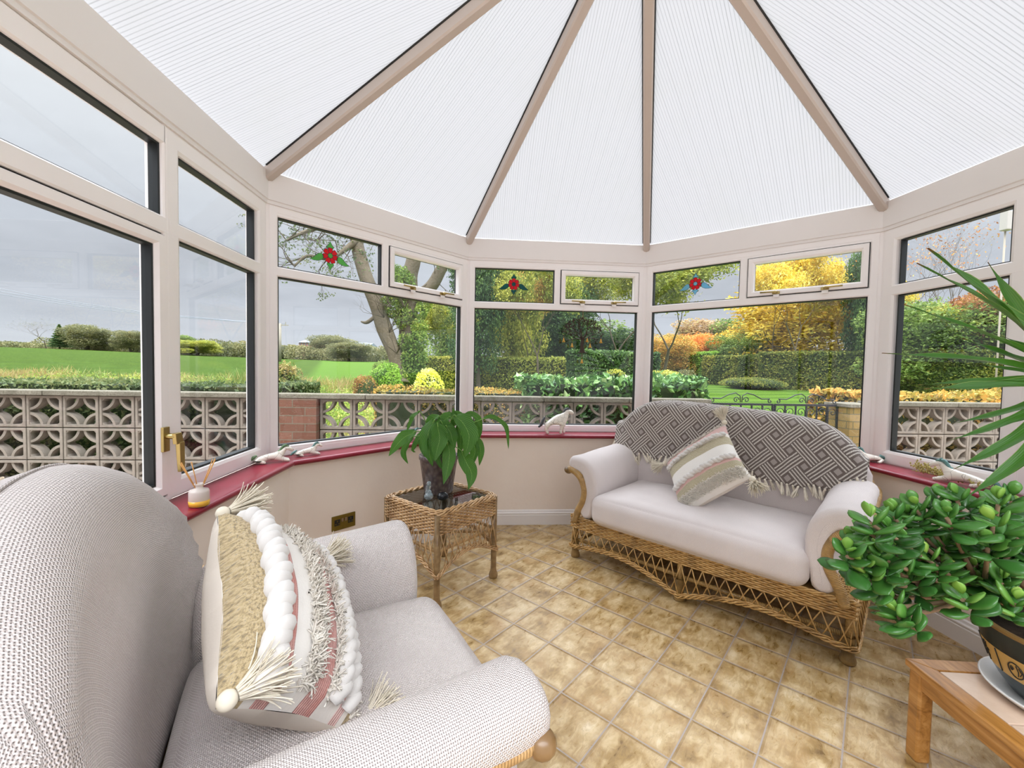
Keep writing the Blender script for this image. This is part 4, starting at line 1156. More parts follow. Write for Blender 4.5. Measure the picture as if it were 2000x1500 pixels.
# ---- ornaments on the glass
m, t = new_mat('frosted_glass_ornament'); out(t, pbsdf(t, lin('#c3cfd2'), .12, trans=.75)); M['ornglass'] = m
orn = empty('glass_figurine', (-.165, -1.075, PZ)); tag(orn, 'small clear glass animal figurine beside the pot on the wicker table', 'ornament')
mb = MB(); mb.ell((0, 0, .022), (.026, .03, .022), 14, 10); mb.tube(smooth_path([(0, .004, .02), (-.004, .008, .055), (0, .004, .085)], 5), [.018]*5+[.012]*5+[.012], 12); mb.ell((0, -.002, .094), (.013, .017, .013), 12, 8); mb.ell((0, -.02, .09), (.006, .01, .006), 8, 6); mb.build('figure', M['ornglass'], orn)
M['blackstone'] = simple('polished_black_stone', '#15181c', .12)
o = MB().ell((0, 0, .024), (.032, .026, .024), 20, 12, fn=lambda p: Vector((p.x, p.y+.004*math.sin(p.x*60), p.z))).build('black_stone', M['blackstone']); o.location = (-.085, -1.085, PZ); tag(o, 'rounded polished black stone ornament on the wicker table', 'ornament')

# ---------------------------------------------------------------- tile-topped coffee table and jade plant
m, t = new_mat('oak_wood'); co = t.coord('Object'); mp_ = t.n('ShaderNodeMapping'); t.set(mp_, 'Vector', co); mp_.inputs['Scale'].default_value = (14, 1.6, 14)
n1 = t.noise(mp_.outputs[0], 3, 5, .6, dist=.6); c = t.ramp(n1, [(.3, '#8a5a26'), (.5, '#b27c3c'), (.7, '#c9975a')]); out(t, pbsdf(t, c, .28, t.bump(n1, .15, .001), coat=.3)); M['oak'] = m
m, t = new_mat('cream_table_tile'); co = t.coord('Object'); n1 = t.noise(co, 16, 4, .6); out(t, pbsdf(t, t.mix(n1, lin('#cfb198'), lin('#e6cfba')), .2, t.bump(n1, .1, .001))); M['ttile'] = m
CT = empty('coffee_table', (1.535, -2.203, 0), math.radians(-8)); tag(CT, 'low oak coffee table with inset cream tiles in the right foreground', 'coffee table')
CW, CL, CH = .52, .92, .315   # local x to the right, local -y towards the camera
mb = MB(); b_ = .055
def slab(x0, x1, y0, y1, z0, z1): return [(x0, y0, z0), (x1, y0, z0), (x1, y1, z0), (x0, y1, z0), (x0, y0, z1), (x1, y0, z1), (x1, y1, z1), (x0, y1, z1)]
for q in ([(0, 0), (b_, -b_), (b_, -CL+b_), (0, -CL)], [(0, 0), (CW, 0), (CW-b_, -b_), (b_, -b_)], [(CW, 0), (CW, -CL), (CW-b_, -CL+b_), (CW-b_, -b_)], [(0, -CL), (b_, -CL+b_), (CW-b_, -CL+b_), (CW, -CL)]):
    cx = sum(p[0] for p in q)/4; cy = sum(p[1] for p in q)/4; q2 = [(cx+(x-cx)*.998, cy+(y-cy)*.998) for x, y in q]
    mb.hexa([(x, y, CH-.022) for x, y in q2]+[(x, y, CH) for x, y in q2])
mb.build('top_border', M['oak'], CT, bevel=.003)
mb = MB(); nx_, ny_ = 2, 4; tw = (CW-2*b_)/nx_; th = (CL-2*b_)/ny_
mb.hexa(slab(b_, CW-b_, -CL+b_, -b_, CH-.02, CH-.008)); mb.build('tile_bed', M['core'], CT)
mb = MB()
for i in range(nx_):
    for j in range(ny_):
        x0 = b_+tw*i+.003; y1 = -b_-th*j-.003; mb.hexa(slab(x0, x0+tw-.006, y1-th+.006, y1, CH-.018, CH-.001))
mb.build('tile_inlay', M['ttile'], CT, bevel=.002)
mb = MB()
for (x0, x1, y0, y1) in ((.045, CW-.045, -.03, -.012), (.045, CW-.045, -CL+.012, -CL+.03), (.012, .03, -CL+.045, -.045), (CW-.03, CW-.012, -CL+.045, -.045)): mb.hexa(slab(x0, x1, y0, y1, CH-.075, CH-.022))
mb.build('apron', M['oak'], CT, bevel=.003)
for (x, y) in ((.03, -.03), (CW-.03, -.03), (.03, -CL+.03), (CW-.03, -CL+.03)): mb = MB(); mb.box((x, y, (CH-.022)/2), (.044, .044, CH-.022)); mb.build('leg', M['oak'], CT, bevel=.007)
JX, JY, JZ = 1.81, -2.43, CH
M['saucer'] = simple('white_plastic_saucer', '#eceae6', .3)
o = MB().lathe([(0, .002), (.15, .002), (.155, 0), (.183, .022), (.187, .027), (.182, .029), (.152, .008), (0, .008)], 48).build('plant_saucer', M['saucer']); o.location = (JX, JY, JZ); tag(o, 'white plastic saucer under the patterned jade plant pot', 'saucer')
M['teal'] = simple('dark_teal_glaze', '#16262b', .22, nscale=12, namp=.3); M['ochre'] = simple('ochre_glaze', '#c9a560', .4, nscale=14, namp=.14); M['ink'] = simple('black_motif_paint', '#17191a', .4); M['bronze_rim'] = simple('brown_glazed_rim', '#8a6a3a', .35)
jp = empty('ceramic_pot', (JX, JY, JZ+.009)); tag(jp, 'large dark bowl pot with an ochre band of painted motifs on the coffee table', 'plant pot')
prof = [(.115, .0), (.125, .004), (.150, .04), (.166, .07), (.188, .135), (.196, .165), (.204, .2), (.207, .206), (.203, .211), (.192, .206), (.18, .17)]
def pr_at(z): return float(np.interp(z, [q[1] for q in prof[:7]], [q[0] for q in prof[:7]]))
mb = MB(); mb.lathe([(0, .0)]+prof[:4], 56); mb.lathe(prof[4:6]+[(.204, .198)], 56); mb.build('bowl', M['teal'], jp)
mb = MB(); mb.lathe([(pr_at(z)+.0005, z) for z in (.068, .09, .115, .136)], 56); mb.build('painted_band', M['ochre'], jp)
mb = MB(); mb.lathe([(.203, .196), (.2075, .203), (.206, .210), (.192, .208), (.185, .185)], 56); mb.build('rim', M['bronze_rim'], jp)
mb = MB(); mb.lathe([(0, .186), (.187, .183), (.19, .17)], 40); mb.build('soil', M['soil'], jp)
def on_pot(a, z, g=.0015): r = pr_at(z)+g; return (r*math.cos(a), r*math.sin(a), z)
ac = math.atan2(CAM.y-JY, CAM.x-JX)
mb = MB()
for k in range(12):
    a = ac-.35+k*2*PI/12; mb.tube([on_pot(a, z) for z in (.07, .09, .11, .134)], .0016, 5)
    if k % 2 == 0:
        a2 = a+2*PI/24-.02
        for dx, dz in ((.07, .022), (-.07, .02), (.09, 0), (-.09, .002), (.05, -.018), (-.05, -.016), (0, .024)): mb.tube([on_pot(a2, .108), on_pot(a2+dx*.5, .108+dz*.8), on_pot(a2+dx, .106+dz)], [.001, .0026, .0005], 5)
        mb.tube([on_pot(a2, .108), on_pot(a2+.01, .09), on_pot(a2, .074)], .0014, 5)
    else:
        a2 = a+2*PI/24; E_ = [on_pot(a2+.10*math.cos(q*.35), .10+.022*math.sin(q*.35)) for q in range(19)]; mb.tube(E_, .0016, 5)
        mb.tube([on_pot(a2-.05+.025*(1-q/14)*math.cos(q*.7), .102+.009*(1-q/14)*math.sin(q*.7)) for q in range(13)], .0012, 5)
        mb.tube([on_pot(a2+.02, .116), on_pot(a2+.035, .1), on_pot(a2+.02, .086)], .0012, 5); mb.tube([on_pot(a2+.05, .112), on_pot(a2+.08, .1), on_pot(a2+.05, .09)], .0012, 5)
mb.build('painted_motif', M['ink'], jp)
# jade plant
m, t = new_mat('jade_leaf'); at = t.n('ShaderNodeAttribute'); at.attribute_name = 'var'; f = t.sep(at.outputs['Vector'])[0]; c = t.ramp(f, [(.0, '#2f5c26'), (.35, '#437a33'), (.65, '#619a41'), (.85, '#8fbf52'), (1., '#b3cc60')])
p = pbsdf(t, c, .26, spec=.55); tl = t.n('ShaderNodeBsdfTranslucent'); t.set(tl, 'Color', c); mx = t.n('ShaderNodeMixShader'); t.set(mx, 0, .15); t.nt.links.new(p, mx.inputs[1]); t.nt.links.new(tl.outputs[0], mx.inputs[2]); out(t, mx.outputs[0]); M['jade'] = m
M['jadebark'] = simple('jade_stem_bark', '#8d7458', .85, nscale=40, namp=.25, bscale=60, bstr=.7, bdist=.003)
jade = empty('jade_plant', (JX, JY, JZ+.19)); tag(jade, 'big jade plant with fleshy green leaves in the patterned bowl', 'plant')
J0 = jade.location
r_ = random.Random(12); rg = np.random.default_rng(12)
roset = [(1745, 1000), (1790, 985), (1700, 1032), (1655, 1075), (1722, 1080), (1762, 1060), (1850, 1000), (1830, 968), (1920, 985), (1978, 968), (1792, 1130), (1850, 1110), (1930, 1060), (1960, 1130), (1690, 1120), (1722, 1155), (1880, 1160), (1990, 1040), (1985, 1170), (1880, 1035), (1810, 1080), (1760, 1110), (1905, 1105), (1700, 1010), (1735, 1030), (1665, 1050), (1870, 965), (1940, 1015), (1830, 1150), (1990, 1090), (1755, 1195), (1950, 975), (1680, 1095), (1740, 1175)]
cl_ = [(unproject(a, b, r_.uniform(1.0, 1.16)), 1.) for a, b in roset]
for _ in range(34): cl_.append((unproject(r_.uniform(1700, 2000), r_.uniform(1000, 1150), r_.uniform(1.12, 1.38)), .9))
for _ in range(46): a = r_.uniform(-2.2, 1.6); q = r_.uniform(.12, .42); cl_.append((Vector((JX+q*math.cos(a), JY+q*math.sin(a)*.7, JZ+r_.uniform(.36, .62)-q*.25)), .95))
ju, jv = 7, 8; lp = []
for i in range(jv+1):
    e = i/jv; wd = (math.sin(PI*min(1, e**1.35))**.75*.31+.03)*(1 if 0 < e < 1 else .05); th_ = (.10*math.sin(PI*e)**.6+.01)
    for j in range(ju): a = 2*PI*j/ju; lp.append((e, wd*math.cos(a), th_*math.sin(a)+.12*e*e))
lp = np.array(lp); lf = np.array([[i*ju+j, i*ju+(j+1) % ju, (i+1)*ju+(j+1) % ju, (i+1)*ju+j] for i in range(jv) for j in range(ju)])
Vs = []; Fs = []; Cs = []; nb_ = 0
for (c_, k_) in cl_:
    ax_ = (c_-Vector((JX, JY, JZ+.1))).normalized(); ax_ = (ax_*.6+Vector((r_.gauss(0, .25), r_.gauss(0, .25), .75))).normalized()
    u = ax_.orthogonal().normalized(); w = ax_.cross(u); tip_v = r_.uniform(-.1, .15)
    for lev in range(4):
        nl = (2, 2, 3, 3)[lev]
        for q in range(nl):
            a = lev*1.2+2*PI*q/nl+r_.uniform(-.25, .25); out_ = (.45, .8, 1.05, 1.2)[lev]; L_ = (.036, .055, .066, .062)[lev]*r_.uniform(.8, 1.15)
            d = (ax_*(1.05-.32*lev)+(u*math.cos(a)+w*math.sin(a))*out_+Vector((r_.gauss(0, .2), r_.gauss(0, .2), r_.gauss(0, .2)))).normalized(); s_ = d.cross(ax_).normalized(); n_ = s_.cross(d).normalized()
            o_ = c_-ax_*(.019*lev)-J0; R_ = np.array([list(d), list(s_), list(n_)]); Vs.append(lp @ (R_*L_)+np.array(list(o_))); Fs.append(lf+nb_*len(lp)); nb_ += 1
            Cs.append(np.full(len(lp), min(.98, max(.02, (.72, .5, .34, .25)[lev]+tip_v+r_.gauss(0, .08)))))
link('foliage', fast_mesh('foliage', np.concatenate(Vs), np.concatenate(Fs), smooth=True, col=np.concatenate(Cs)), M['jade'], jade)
mb = MB(); hubs = [Vector((0, 0, .02)), Vector((-.05, -.03, .10)), Vector((-.14, .0, .13)), Vector((.08, .03, .12)), Vector((-.28, .02, .14)), Vector((0, -.1, .13)), Vector((-.08, .08, .14))]
for a, b, q in ((0, 1, .026), (1, 2, .021), (0, 3, .022), (2, 4, .015), (1, 5, .015), (1, 6, .015)): mb.tube(smooth_path([hubs[a]-Vector((0, 0, .03 if a == 0 else 0)), (hubs[a]+hubs[b])/2+Vector((.01, .01, -.012)), hubs[b]], 4), [q]*8+[q*.8], 9)
for (c_, _) in cl_:
    p_ = c_-J0; h_ = min(hubs[1:], key=lambda q: (q-p_).length); mb.tube(smooth_path([h_, h_.lerp(p_, .5)-Vector((0, 0, .015)), p_-Vector((0, 0, .015))], 3), [.008, .0075, .007, .006, .0055, .005, .0045], 6)
mb.build('branches', M['jadebark'], jade)

# ---- yucca beyond the table
m, t = new_mat('yucca_leaf'); uvn = t.coord('UV'); ux, uy, _ = t.sep(uvn); st_ = t.m('SINE', t.m('MULTIPLY', uy, 28.))
c = t.mix(t.mr(ux, .0, 1.), lin('#5b942f'), lin('#356e24')); c = t.mix(t.mr(st_, .3, 1., 0., .2), c, lin('#8fc158')); c = t.mix(t.mr(ux, .955, .99), c, lin('#7a4f2c')); c = t.mix(t.mr(t.m('ABSOLUTE', uy), .9, 1., 0, .5), c, lin('#b6c46a'))
p = pbsdf(t, c, .36, t.bump(st_, .15, .001)); tl = t.n('ShaderNodeBsdfTranslucent'); t.set(tl, 'Color', c); mx = t.n('ShaderNodeMixShader'); t.set(mx, 0, .25); t.nt.links.new(p, mx.inputs[1]); t.nt.links.new(tl.outputs[0], mx.inputs[2]); out(t, mx.outputs[0]); M['yucca'] = m
YX, YY = 2.215, -2.15; yuc = empty('yucca', (YX, YY, .02)); tag(yuc, 'tall spiky yucca reaching in from the right edge of the photo', 'plant')
crown = unproject(2125, 742, 1.33); Y0 = yuc.location
mb = MB(); mb.tube(smooth_path([(0, 0, .2), (.01, 0, .6), tuple((crown-Y0)*1.0-Vector((0, 0, .08))), tuple(crown-Y0)], 8), .028, 12); mb.build('trunk', M['jadebark'], yuc)
mb = MB(); mb.lathe([(0, 0), (.11, 0), (.115, .01), (.145, .22), (.15, .25), (.14, .255), (.135, .22), (0, .215)], 36); mb.build('pot', M['pot'], yuc)
tips = [(1811, 485, 1.22, 40, 12), (1790, 514, 1.18, 24, 20), (1929, 512, 1.30, 32, -15), (1765, 595, 1.2, 22, 10), (1879, 661, 1.32, 24, 0), (1722, 690, 1.22, 22, 12), (1912, 711, 1.5, 12, 0), (1792, 752, 1.22, 16, 6), (1805, 760, 1.14, 30, 2), (1858, 828, 1.26, 16, -8), (1850, 862, 1.2, 18, -10), (1862, 917, 1.24, 24, -16), (1883, 975, 1.16, 24, -22), (1933, 952, 1.28, 22, -18), (1960, 832, 1.4, 18, -6), (1955, 655, 1.4, 18, 4)]
ylw = [(2300, 420, 1.1), (2380, 600, 1.0), (2420, 800, 1.2), (2280, 980, 1.2), (2120, 380, 1.3), (2200, 330, 1.5), (2180, 1020, 1.5), (2400, 700, 1.6), (2060, 1040, 1.1), (2060, 430, 1.5)]
def yprof(e): return max(.02, (1-e**2.2)*(.55+.45*min(1, e*3)))
for k, (a, b, D, wpx, cv) in enumerate(tips):
    tp = unproject(a, b, D); c0 = crown; mid_ = c0.lerp(tp, .5)+Vector((0, 0, cv/824*1.25*1.3)); W0 = wpx/F_PX*1.2*1.55
    mb = MB(); blade(mb, [c0-Y0, mid_-Y0, tp-Y0], W0, (CAM-mid_).normalized()*.8+Vector((0, 0, .8)), yprof, fold=.5, n=20, m_=5); mb.build('leaf', M['yucca'], yuc, fixn=False)
for k, (a, b, D) in enumerate(ylw):
    tp = unproject(a, b, D); mb = MB(); blade(mb, [crown-Y0, (crown+tp)/2-Y0+Vector((0, 0, .04)), tp-Y0], .04, Vector((0, -.5, .8)), yprof, fold=.5, n=14, m_=5); mb.build('leaf', M['yucca'], yuc, fixn=False)

# ---------------------------------------------------------------- small things on the sill and walls
ZS = .7265
M['frost'] = None
m, t = new_mat('frosted_bottle'); tr = t.n('ShaderNodeBsdfTransparent'); t.set(tr, 'Color', (.95, .93, .9, 1)); p = pbsdf(t, lin('#efe6df'), .35); mx = t.n('ShaderNodeMixShader'); t.set(mx, 0, .55); t.nt.links.new(tr.outputs[0], mx.inputs[1]); t.nt.links.new(p, mx.inputs[2]); out(t, mx.outputs[0]); M['frost'] = m
M['oil'] = simple('amber_oil', '#e8b23c', .1); M['reed'] = simple('pale_reed', '#cc9450', .7)
df = empty('reed_diffuser', (-.90, -1.865, ZS)); tag(df, 'frosted reed diffuser bottle with amber oil on the left red sill', 'reed diffuser')
mb = MB(); mb.lathe([(0, .001), (.029, .001), (.032, .004), (.032, .052), (.029, .060), (.013, .065), (.013, .075), (.015, .077), (.015, .082), (.010, .082), (.010, .066), (.026, .058), (.029, .05), (.029, .022)], 28); mb.build('bottle', M['frost'], df)
mb = MB(); mb.lathe([(0, .003), (.0325, .003), (.0325, .022), (0, .022)], 24); mb.build('oil', M['oil'], df)
for k, (dx, dy) in enumerate(((-.04, -.03), (-.03, -.05), (-.012, -.02), (.03, .03), (.045, .02), (.03, .045))):
    mb = MB(); mb.tube([(-dx*.25, -dy*.25, .012), (dx, dy, .165)], .0018, 6); mb.build('reed', M['reed'], df)
# ceramic horses: one continuous skinned body each
m, t = new_mat('crackle_white_ceramic'); co = t.coord('Object'); ck = t.vor(co, 26, 'DISTANCE_TO_EDGE')
c = t.mix(t.mr(ck, 0., .03, .75, 0.), lin('#ebe3d6'), lin('#6b5b4c')); out(t, pbsdf(t, c, .25, coat=.4)); M['horse'] = m
M['mane_d'] = simple('charcoal_glaze', '#43464a', .4); M['mane_t'] = simple('teal_glaze', '#5f8a86', .4, nscale=60, namp=.3); M['mane_g'] = simple('green_glaze', '#5f7d55', .4, nscale=60, namp=.3)
def horse(label, loc, rz, s, pose, mane, group='ceramic horse ornaments'):
    rt = empty('horse_figurine', loc, rz); tag(rt, label, 'ornament', group)
    if pose == 'stand': J = dict(hip=(-.075, 0, .13), bel=(-.01, 0, .125), ch=(.065, 0, .135), nk=(.095, 0, .175), pl=(.105, 0, .205), hd=(.135, 0, .2), nz=(.165, 0, .18), tl=(-.105, 0, .135), t2=(-.13, 0, .08), t3=(-.155, 0, .06))
    else: J = dict(hip=(-.075, 0, .055), bel=(-.01, 0, .05), ch=(.065, 0, .055), nk=(.100, 0, .088), pl=(.118, 0, .118), hd=(.148, 0, .112), nz=(.180, 0, .088), tl=(-.11, 0, .06), t2=(-.14, 0, .04), t3=(-.16, 0, .02))
    nodes = []; edges = []; ix = {}
    def nd(k, p, r): ix[k] = len(nodes); nodes.append((p, r))
    for k, r in ((('hip', .036), ('bel', .036), ('ch', .034), ('nk', .022), ('pl', .018), ('hd', .017), ('nz', .011)) if pose == 'stand' else (('hip', .031), ('bel', .026), ('ch', .028), ('nk', .016), ('pl', .013), ('hd', .015), ('nz', .009))): nd(k, J[k], r)
    edges += [(0, 1), (1, 2), (2, 3), (3, 4), (4, 5), (5, 6)]
    for side in (-1, 1):
        for nm, root_, x0 in (('f', 'ch', .06), ('h', 'hip', -.075)):
            bx = J[root_]; y = side*.025
            if pose == 'stand': pts = [((x0+.004, y, .085), .019), ((x0+(.012*side if nm == 'f' else -.012), y, .045), .010), ((x0+(.02*side if nm == 'f' else .0), y, .014), .0105), ((x0+.014+(.02*side if nm == 'f' else .0), y, .0085), .0085)]
            elif nm == 'f': pts = [((x0+.02, y, .032), .016), ((x0+.055, y*1.2, .018), .010), ((x0+.09, y*1.2, .010), .009)]
            else: pts = [((x0-.02, y, .032), .018), ((x0+.01, y*1.6, .016), .011), ((x0+.045, y*1.7, .010), .009)]
            pv = ix[root_]
            for p, r in pts: nodes.append((p, r)); edges.append((pv, len(nodes)-1)); pv = len(nodes)-1
    bm = bmesh.new(); ly = bm.verts.layers.skin.verify(); vs_ = []
    for k, (p, r) in enumerate(nodes): v = bm.verts.new([q*s for q in p]); q_ = r*s*(1.22 if k < 3 else 1.35); v[ly].radius = (q_, q_); v[ly].use_root = (k == 0); vs_.append(v)
    for a, b in edges: bm.edges.new((vs_[a], vs_[b]))
    me = bpy.data.meshes.new('body'); bm.to_mesh(me); bm.free(); o = link('body', me, M['horse'], rt)
    o.modifiers.new('skin', 'SKIN').use_smooth_shade = True; sb = o.modifiers.new('sub', 'SUBSURF'); sb.levels = 2; sb.render_levels = 2
    mb = MB(); T = [Vector(J[k])*s for k in ('tl', 't2', 't3')]; mb.tube(smooth_path([Vector(J['hip'])*s+Vector((-.02*s, 0, .015*s))]+T, 5), [.010*s]*6+[.014*s]*5+[.01*s]*4+[.003*s], 8); mb.build('tail', mane, rt)
    mb = MB(); A = [Vector(J['ch'])*s+Vector((-.005*s, 0, .036*s)), Vector(J['nk'])*s+Vector((-.022*s, 0, .008*s)), Vector(J['pl'])*s+Vector((-.012*s, 0, .018*s)), Vector(J['hd'])*s+Vector((0, 0, .019*s))]; mb.tube(smooth_path(A, 5), [.006*s, .010*s, .012*s, .013*s, .012*s, .012*s, .012*s, .012*s, .012*s, .012*s, .012*s, .01*s, .009*s, .008*s, .006*s, .004*s], 8)
    for sd in (-1, 1): mb.ell(Vector(J['pl'])*s+Vector((.004*s, sd*.011*s, .026*s)), (.005*s, .004*s, .011*s), 8, 6)
    mb.build('mane', mane, rt)
    if pose == 'stand': mb = MB(); mb.tube([(.07*s+.0*s, .034*s*math.cos(q*PI/8), .133*s+.037*s*math.sin(q*PI/8)) for q in range(16)], .003*s, 6, closed=True); mb.build('harness', M['jadebark'], rt)
    return rt
horse('white crackled horse with charcoal mane standing on the front sill', (.725, -.115, ZS), 0, .9, 'stand', M['mane_d'])
horse('reclining white horse with green tail in the left corner of the sill', (-.985, -1.17, ZS), math.radians(30), .62, 'lie', M['mane_g'])
horse('small white horse with teal mane at the left end of the front left sill', (-.875, -.985, ZS), math.radians(35), .5, 'lie', M['mane_t'])
horse('small horse ornament half hidden behind the peace lily', (-.375, -.502, ZS), math.radians(45), .6, 'lie', M['mane_t'])
horse('reclining horse with teal mane at the sofa end of the right sill', (2.45, -1.13, ZS), math.radians(180), .62, 'lie', M['mane_t'])
horse('reclining horse under dried sprigs on the right sill behind the jade plant', (2.455, -1.62, ZS), math.radians(110), .75, 'lie', M['mane_t'])
M['dried'] = simple('dried_sprig', '#b7ab6a', .9, nscale=60, namp=.3)
sp_ = empty('dried_sprigs', (2.47, -1.55, ZS)); tag(sp_, 'bunch of dried yellow-green sprigs lying on the right sill', 'dried flowers')
rd = random.Random(6)
for k in range(7):
    mb = MB(); a = rd.uniform(-.5, .5); L_ = rd.uniform(.12, .2); d = Vector((rd.uniform(-.25, .1), rd.choice((-1, 1))*1., rd.uniform(.05, .35))).normalized(); mb.tube([(0, 0, .006+k*.002), d*L_*.6+Vector((0, 0, .008)), d*L_], .0015, 5)
    for q in range(26): e = rd.uniform(.2, 1); p_ = d*L_*e+Vector((rd.gauss(0, .008), rd.gauss(0, .008), abs(rd.gauss(0, .012))+.004)); mb.ell(p_, (.004, .004, .006), 6, 4)
    mb.build('sprig', M['dried'], sp_)
# brass double socket on the front left dwarf wall
def wall_frame(fn, t_, o, z):
    P, d, n, L = FAC[fn]; pl = plc(fn); c_ = Vector(pl(t_, o, z)); X = Vector((d[0], d[1], 0)); N_ = Vector((n[0], n[1], 0)); Z_ = Vector((0, 0, 1))
    if fn == 'left': X = -X
    return Matrix.Translation(c_) @ Matrix((X, Z_, X.cross(Z_))).transposed().to_4x4()
M['socket'] = simple('aged_brass_plate', '#8a7a3c', .35, metallic=.9, nscale=30, namp=.25)
so = empty('wall_socket'); so.matrix_world = wall_frame('front_left', .37, .14, .309); tag(so, 'aged brass double power socket low on the front left wall', 'socket')
mb = MB(); mb.box((0, 0, .004), (.148, .088, .008)); mb.build('plate', M['socket'], so, bevel=.003)
for sx in (-1, 1):
    mb = MB(); mb.box((sx*.042, .004, .0088), (.034, .036, .002)); mb.build('outlet', M['gasket'], so)
    for (dx, dy, w, h) in ((0, .012, .005, .009), (-.010, -.004, .008, .005), (.010, -.004, .008, .005)): mb = MB(); mb.box((sx*.042+dx, dy, .0101), (w, h, .001)); mb.build('pin_hole', M['socket'], so)
    mb = MB(); mb.box((sx*.011, .014, .010), (.012, .02, .005)); mb.build('switch', M['jadebark'], so)
# stained glass roses on the fanlights
def tint(name, hexc, k):
    m, t = new_mat(name); tr = t.n('ShaderNodeBsdfTransparent'); t.set(tr, 'Color', lin(hexc)); tl = t.n('ShaderNodeBsdfTranslucent'); t.set(tl, 'Color', lin(hexc)); p = pbsdf(t, lin(hexc), .3)
    mx = t.n('ShaderNodeMixShader'); t.set(mx, 0, .6); t.nt.links.new(tl.outputs[0], mx.inputs[1]); t.nt.links.new(p, mx.inputs[2]); m2 = t.n('ShaderNodeMixShader'); t.set(m2, 0, k); t.nt.links.new(tr.outputs[0], m2.inputs[1]); t.nt.links.new(mx.outputs[0], m2.inputs[2]); out(t, m2.outputs[0]); return m
M['sg_red'] = tint('red_stained_glass', '#e0142c', .75); M['sg_green'] = tint('green_stained_glass', '#8fd083', .35); M['sg_teal'] = tint('teal_stained_glass', '#4f8f93', .3); M['sg_blue'] = tint('pale_blue_stained_glass', '#a3d2e6', .4); M['lead'] = simple('lead_line', '#2a2d2f', .5)
def rose(fn, t_, z, leafm, label):
    rt = empty('stained_glass_rose'); rt.matrix_world = wall_frame(fn, t_, -.0275, z); tag(rt, label, 'suncatcher', 'stained glass roses on the fanlights')
    def piece(nm, pts, mat):
        mb = MB(); n = len(pts); c_ = (sum(p[0] for p in pts)/n, sum(p[1] for p in pts)/n)
        F = [(x, y, .0025) for x, y in pts]; B = [(x, y, -.0005) for x, y in pts]
        mb.add(F+B, [tuple(range(n)), tuple(range(n, 2*n))[::-1]]+[(i, n+i, n+(i+1) % n, (i+1) % n) for i in range(n)], smooth=False); o = mb.build(nm, mat, rt)
        l_ = MB(); l_.tube([(x, y, .002) for x, y in pts], .0013, 5, closed=True); l_.build('lead_came', M['lead'], o)
    for k in range(7):
        a0 = 2*PI*k/7+PI/2; pts = []
        for (r, da) in ((.0165, -.40), (.034, -.44), (.045, -.32), (.049, -.15), (.0455, 0), (.049, .15), (.045, .32), (.034, .44), (.0165, .40)): pts.append((r*math.cos(a0+da), r*math.sin(a0+da)))
        piece('petal', pts, M['sg_red'])
    piece('centre', [(.0155*math.cos(2*PI*q/8), .0155*math.sin(2*PI*q/8)) for q in range(8)], leafm)
    def lf_(flip, base):
        return [(x*flip, y) for x, y in base]
    side = [(.040, -.006), (.055, .004), (.072, .0), (.088, -.014), (.104, -.030), (.124, -.042), (.100, -.046), (.075, -.044), (.056, -.036), (.042, -.022)]
    for fl in (-1, 1): piece('leaf', lf_(fl, side) if fl > 0 else lf_(fl, side)[::-1], leafm)
    piece('leaf', [(-.018, .044), (-.022, .054), (-.010, .066), (0, .086), (.010, .066), (.022, .054), (.018, .044), (0, .050)], leafm)
    piece('leaf', [(-.018, -.044), (0, -.050), (.018, -.044), (.022, -.056), (.010, -.068), (0, -.088), (-.010, -.068), (-.022, -.056)], leafm)
    return rt
rose('front_left', .366, 1.917, M['sg_green'], 'stained glass red rose with green leaves on the front left fanlight')
rose('front', .377, 1.940, M['sg_teal'], 'stained glass red rose with dark teal leaves on the front fanlight')
rose('front_right', .395, 1.935, M['sg_blue'], 'stained glass red rose with pale blue leaves on the front right fanlight')
# hanging metal tree with bells
M['bronze'] = simple('dark_bronze', '#3a2c22', .5, metallic=.3); M['gold'] = simple('gold_bell', '#c79a4a', .3, metallic=.8)
wc = empty('wind_chime', (.945, -.045, 1.385)); tag(wc, 'dark metal tree-of-life wind chime with gold bells hanging in the front window', 'wind chime')
mb = MB(); tk = [(0, 0, .0), (0, 0, .03), (-.003, 0, .06), (.002, 0, .10), (.0, 0, .125)]; mb.tube(smooth_path(tk, 4), list(np.interp(np.linspace(0, 1, 17), [0, .15, .5, 1], [.034, .02, .014, .013])), 8); mb.v = [(x, y*.3, z) for x, y, z in mb.v]
for sx in (-1, 1): mb.tube([(0, 0, .02), (sx*.02, 0, .004), (sx*.042, 0, .0)], [.008, .006, .002], 5)
mb.build('trunk', M['bronze'], wc)
rd = random.Random(4); mb = MB(); lfm = MB()
def br(p, a, L_, r, dep):
    a2 = a+rd.uniform(-.18, .18); q = (p[0]+L_*math.sin(a2), 0, p[2]+L_*math.cos(a2)); e = math.hypot(q[0]/.165, (q[2]-.16)/.125)
    if e > 1.02: return
    mb.tube([p, ((p[0]+q[0])/2+rd.uniform(-.003, .003), 0, (p[2]+q[2])/2), q], [r, r*.85, r*.7], 5)
    for k in range(2):
        e_ = rd.uniform(.3, 1); x, z = p[0]+(q[0]-p[0])*e_, p[2]+(q[2]-p[2])*e_; b = a2+rd.choice((-1, 1))*rd.uniform(.5, 1.1); lx, lz = x+.011*math.sin(b), z+.011*math.cos(b)
        if dep < 4 and rd.random() < .55: lfm.ell((lx, rd.uniform(-.002, .002), lz), (.0034, .0012, .0085), 6, 4, rot=Matrix.Rotation(b, 3, 'Y'))
    if dep: 
        for k in range(2 if dep > 1 else 3): br(q, a2+(-.38, .38, 0)[k]*rd.uniform(.6, 1.2), L_*rd.uniform(.78, .92), r*.68, dep-1)
for a in (-1.35, -.95, -.5, -.05, .4, .85, 1.3): br((0, 0, .11), a, .052, .0055, 4)
mb.build('branches', M['bronze'], wc); lfm.build('leaves', M['bronze'], wc)
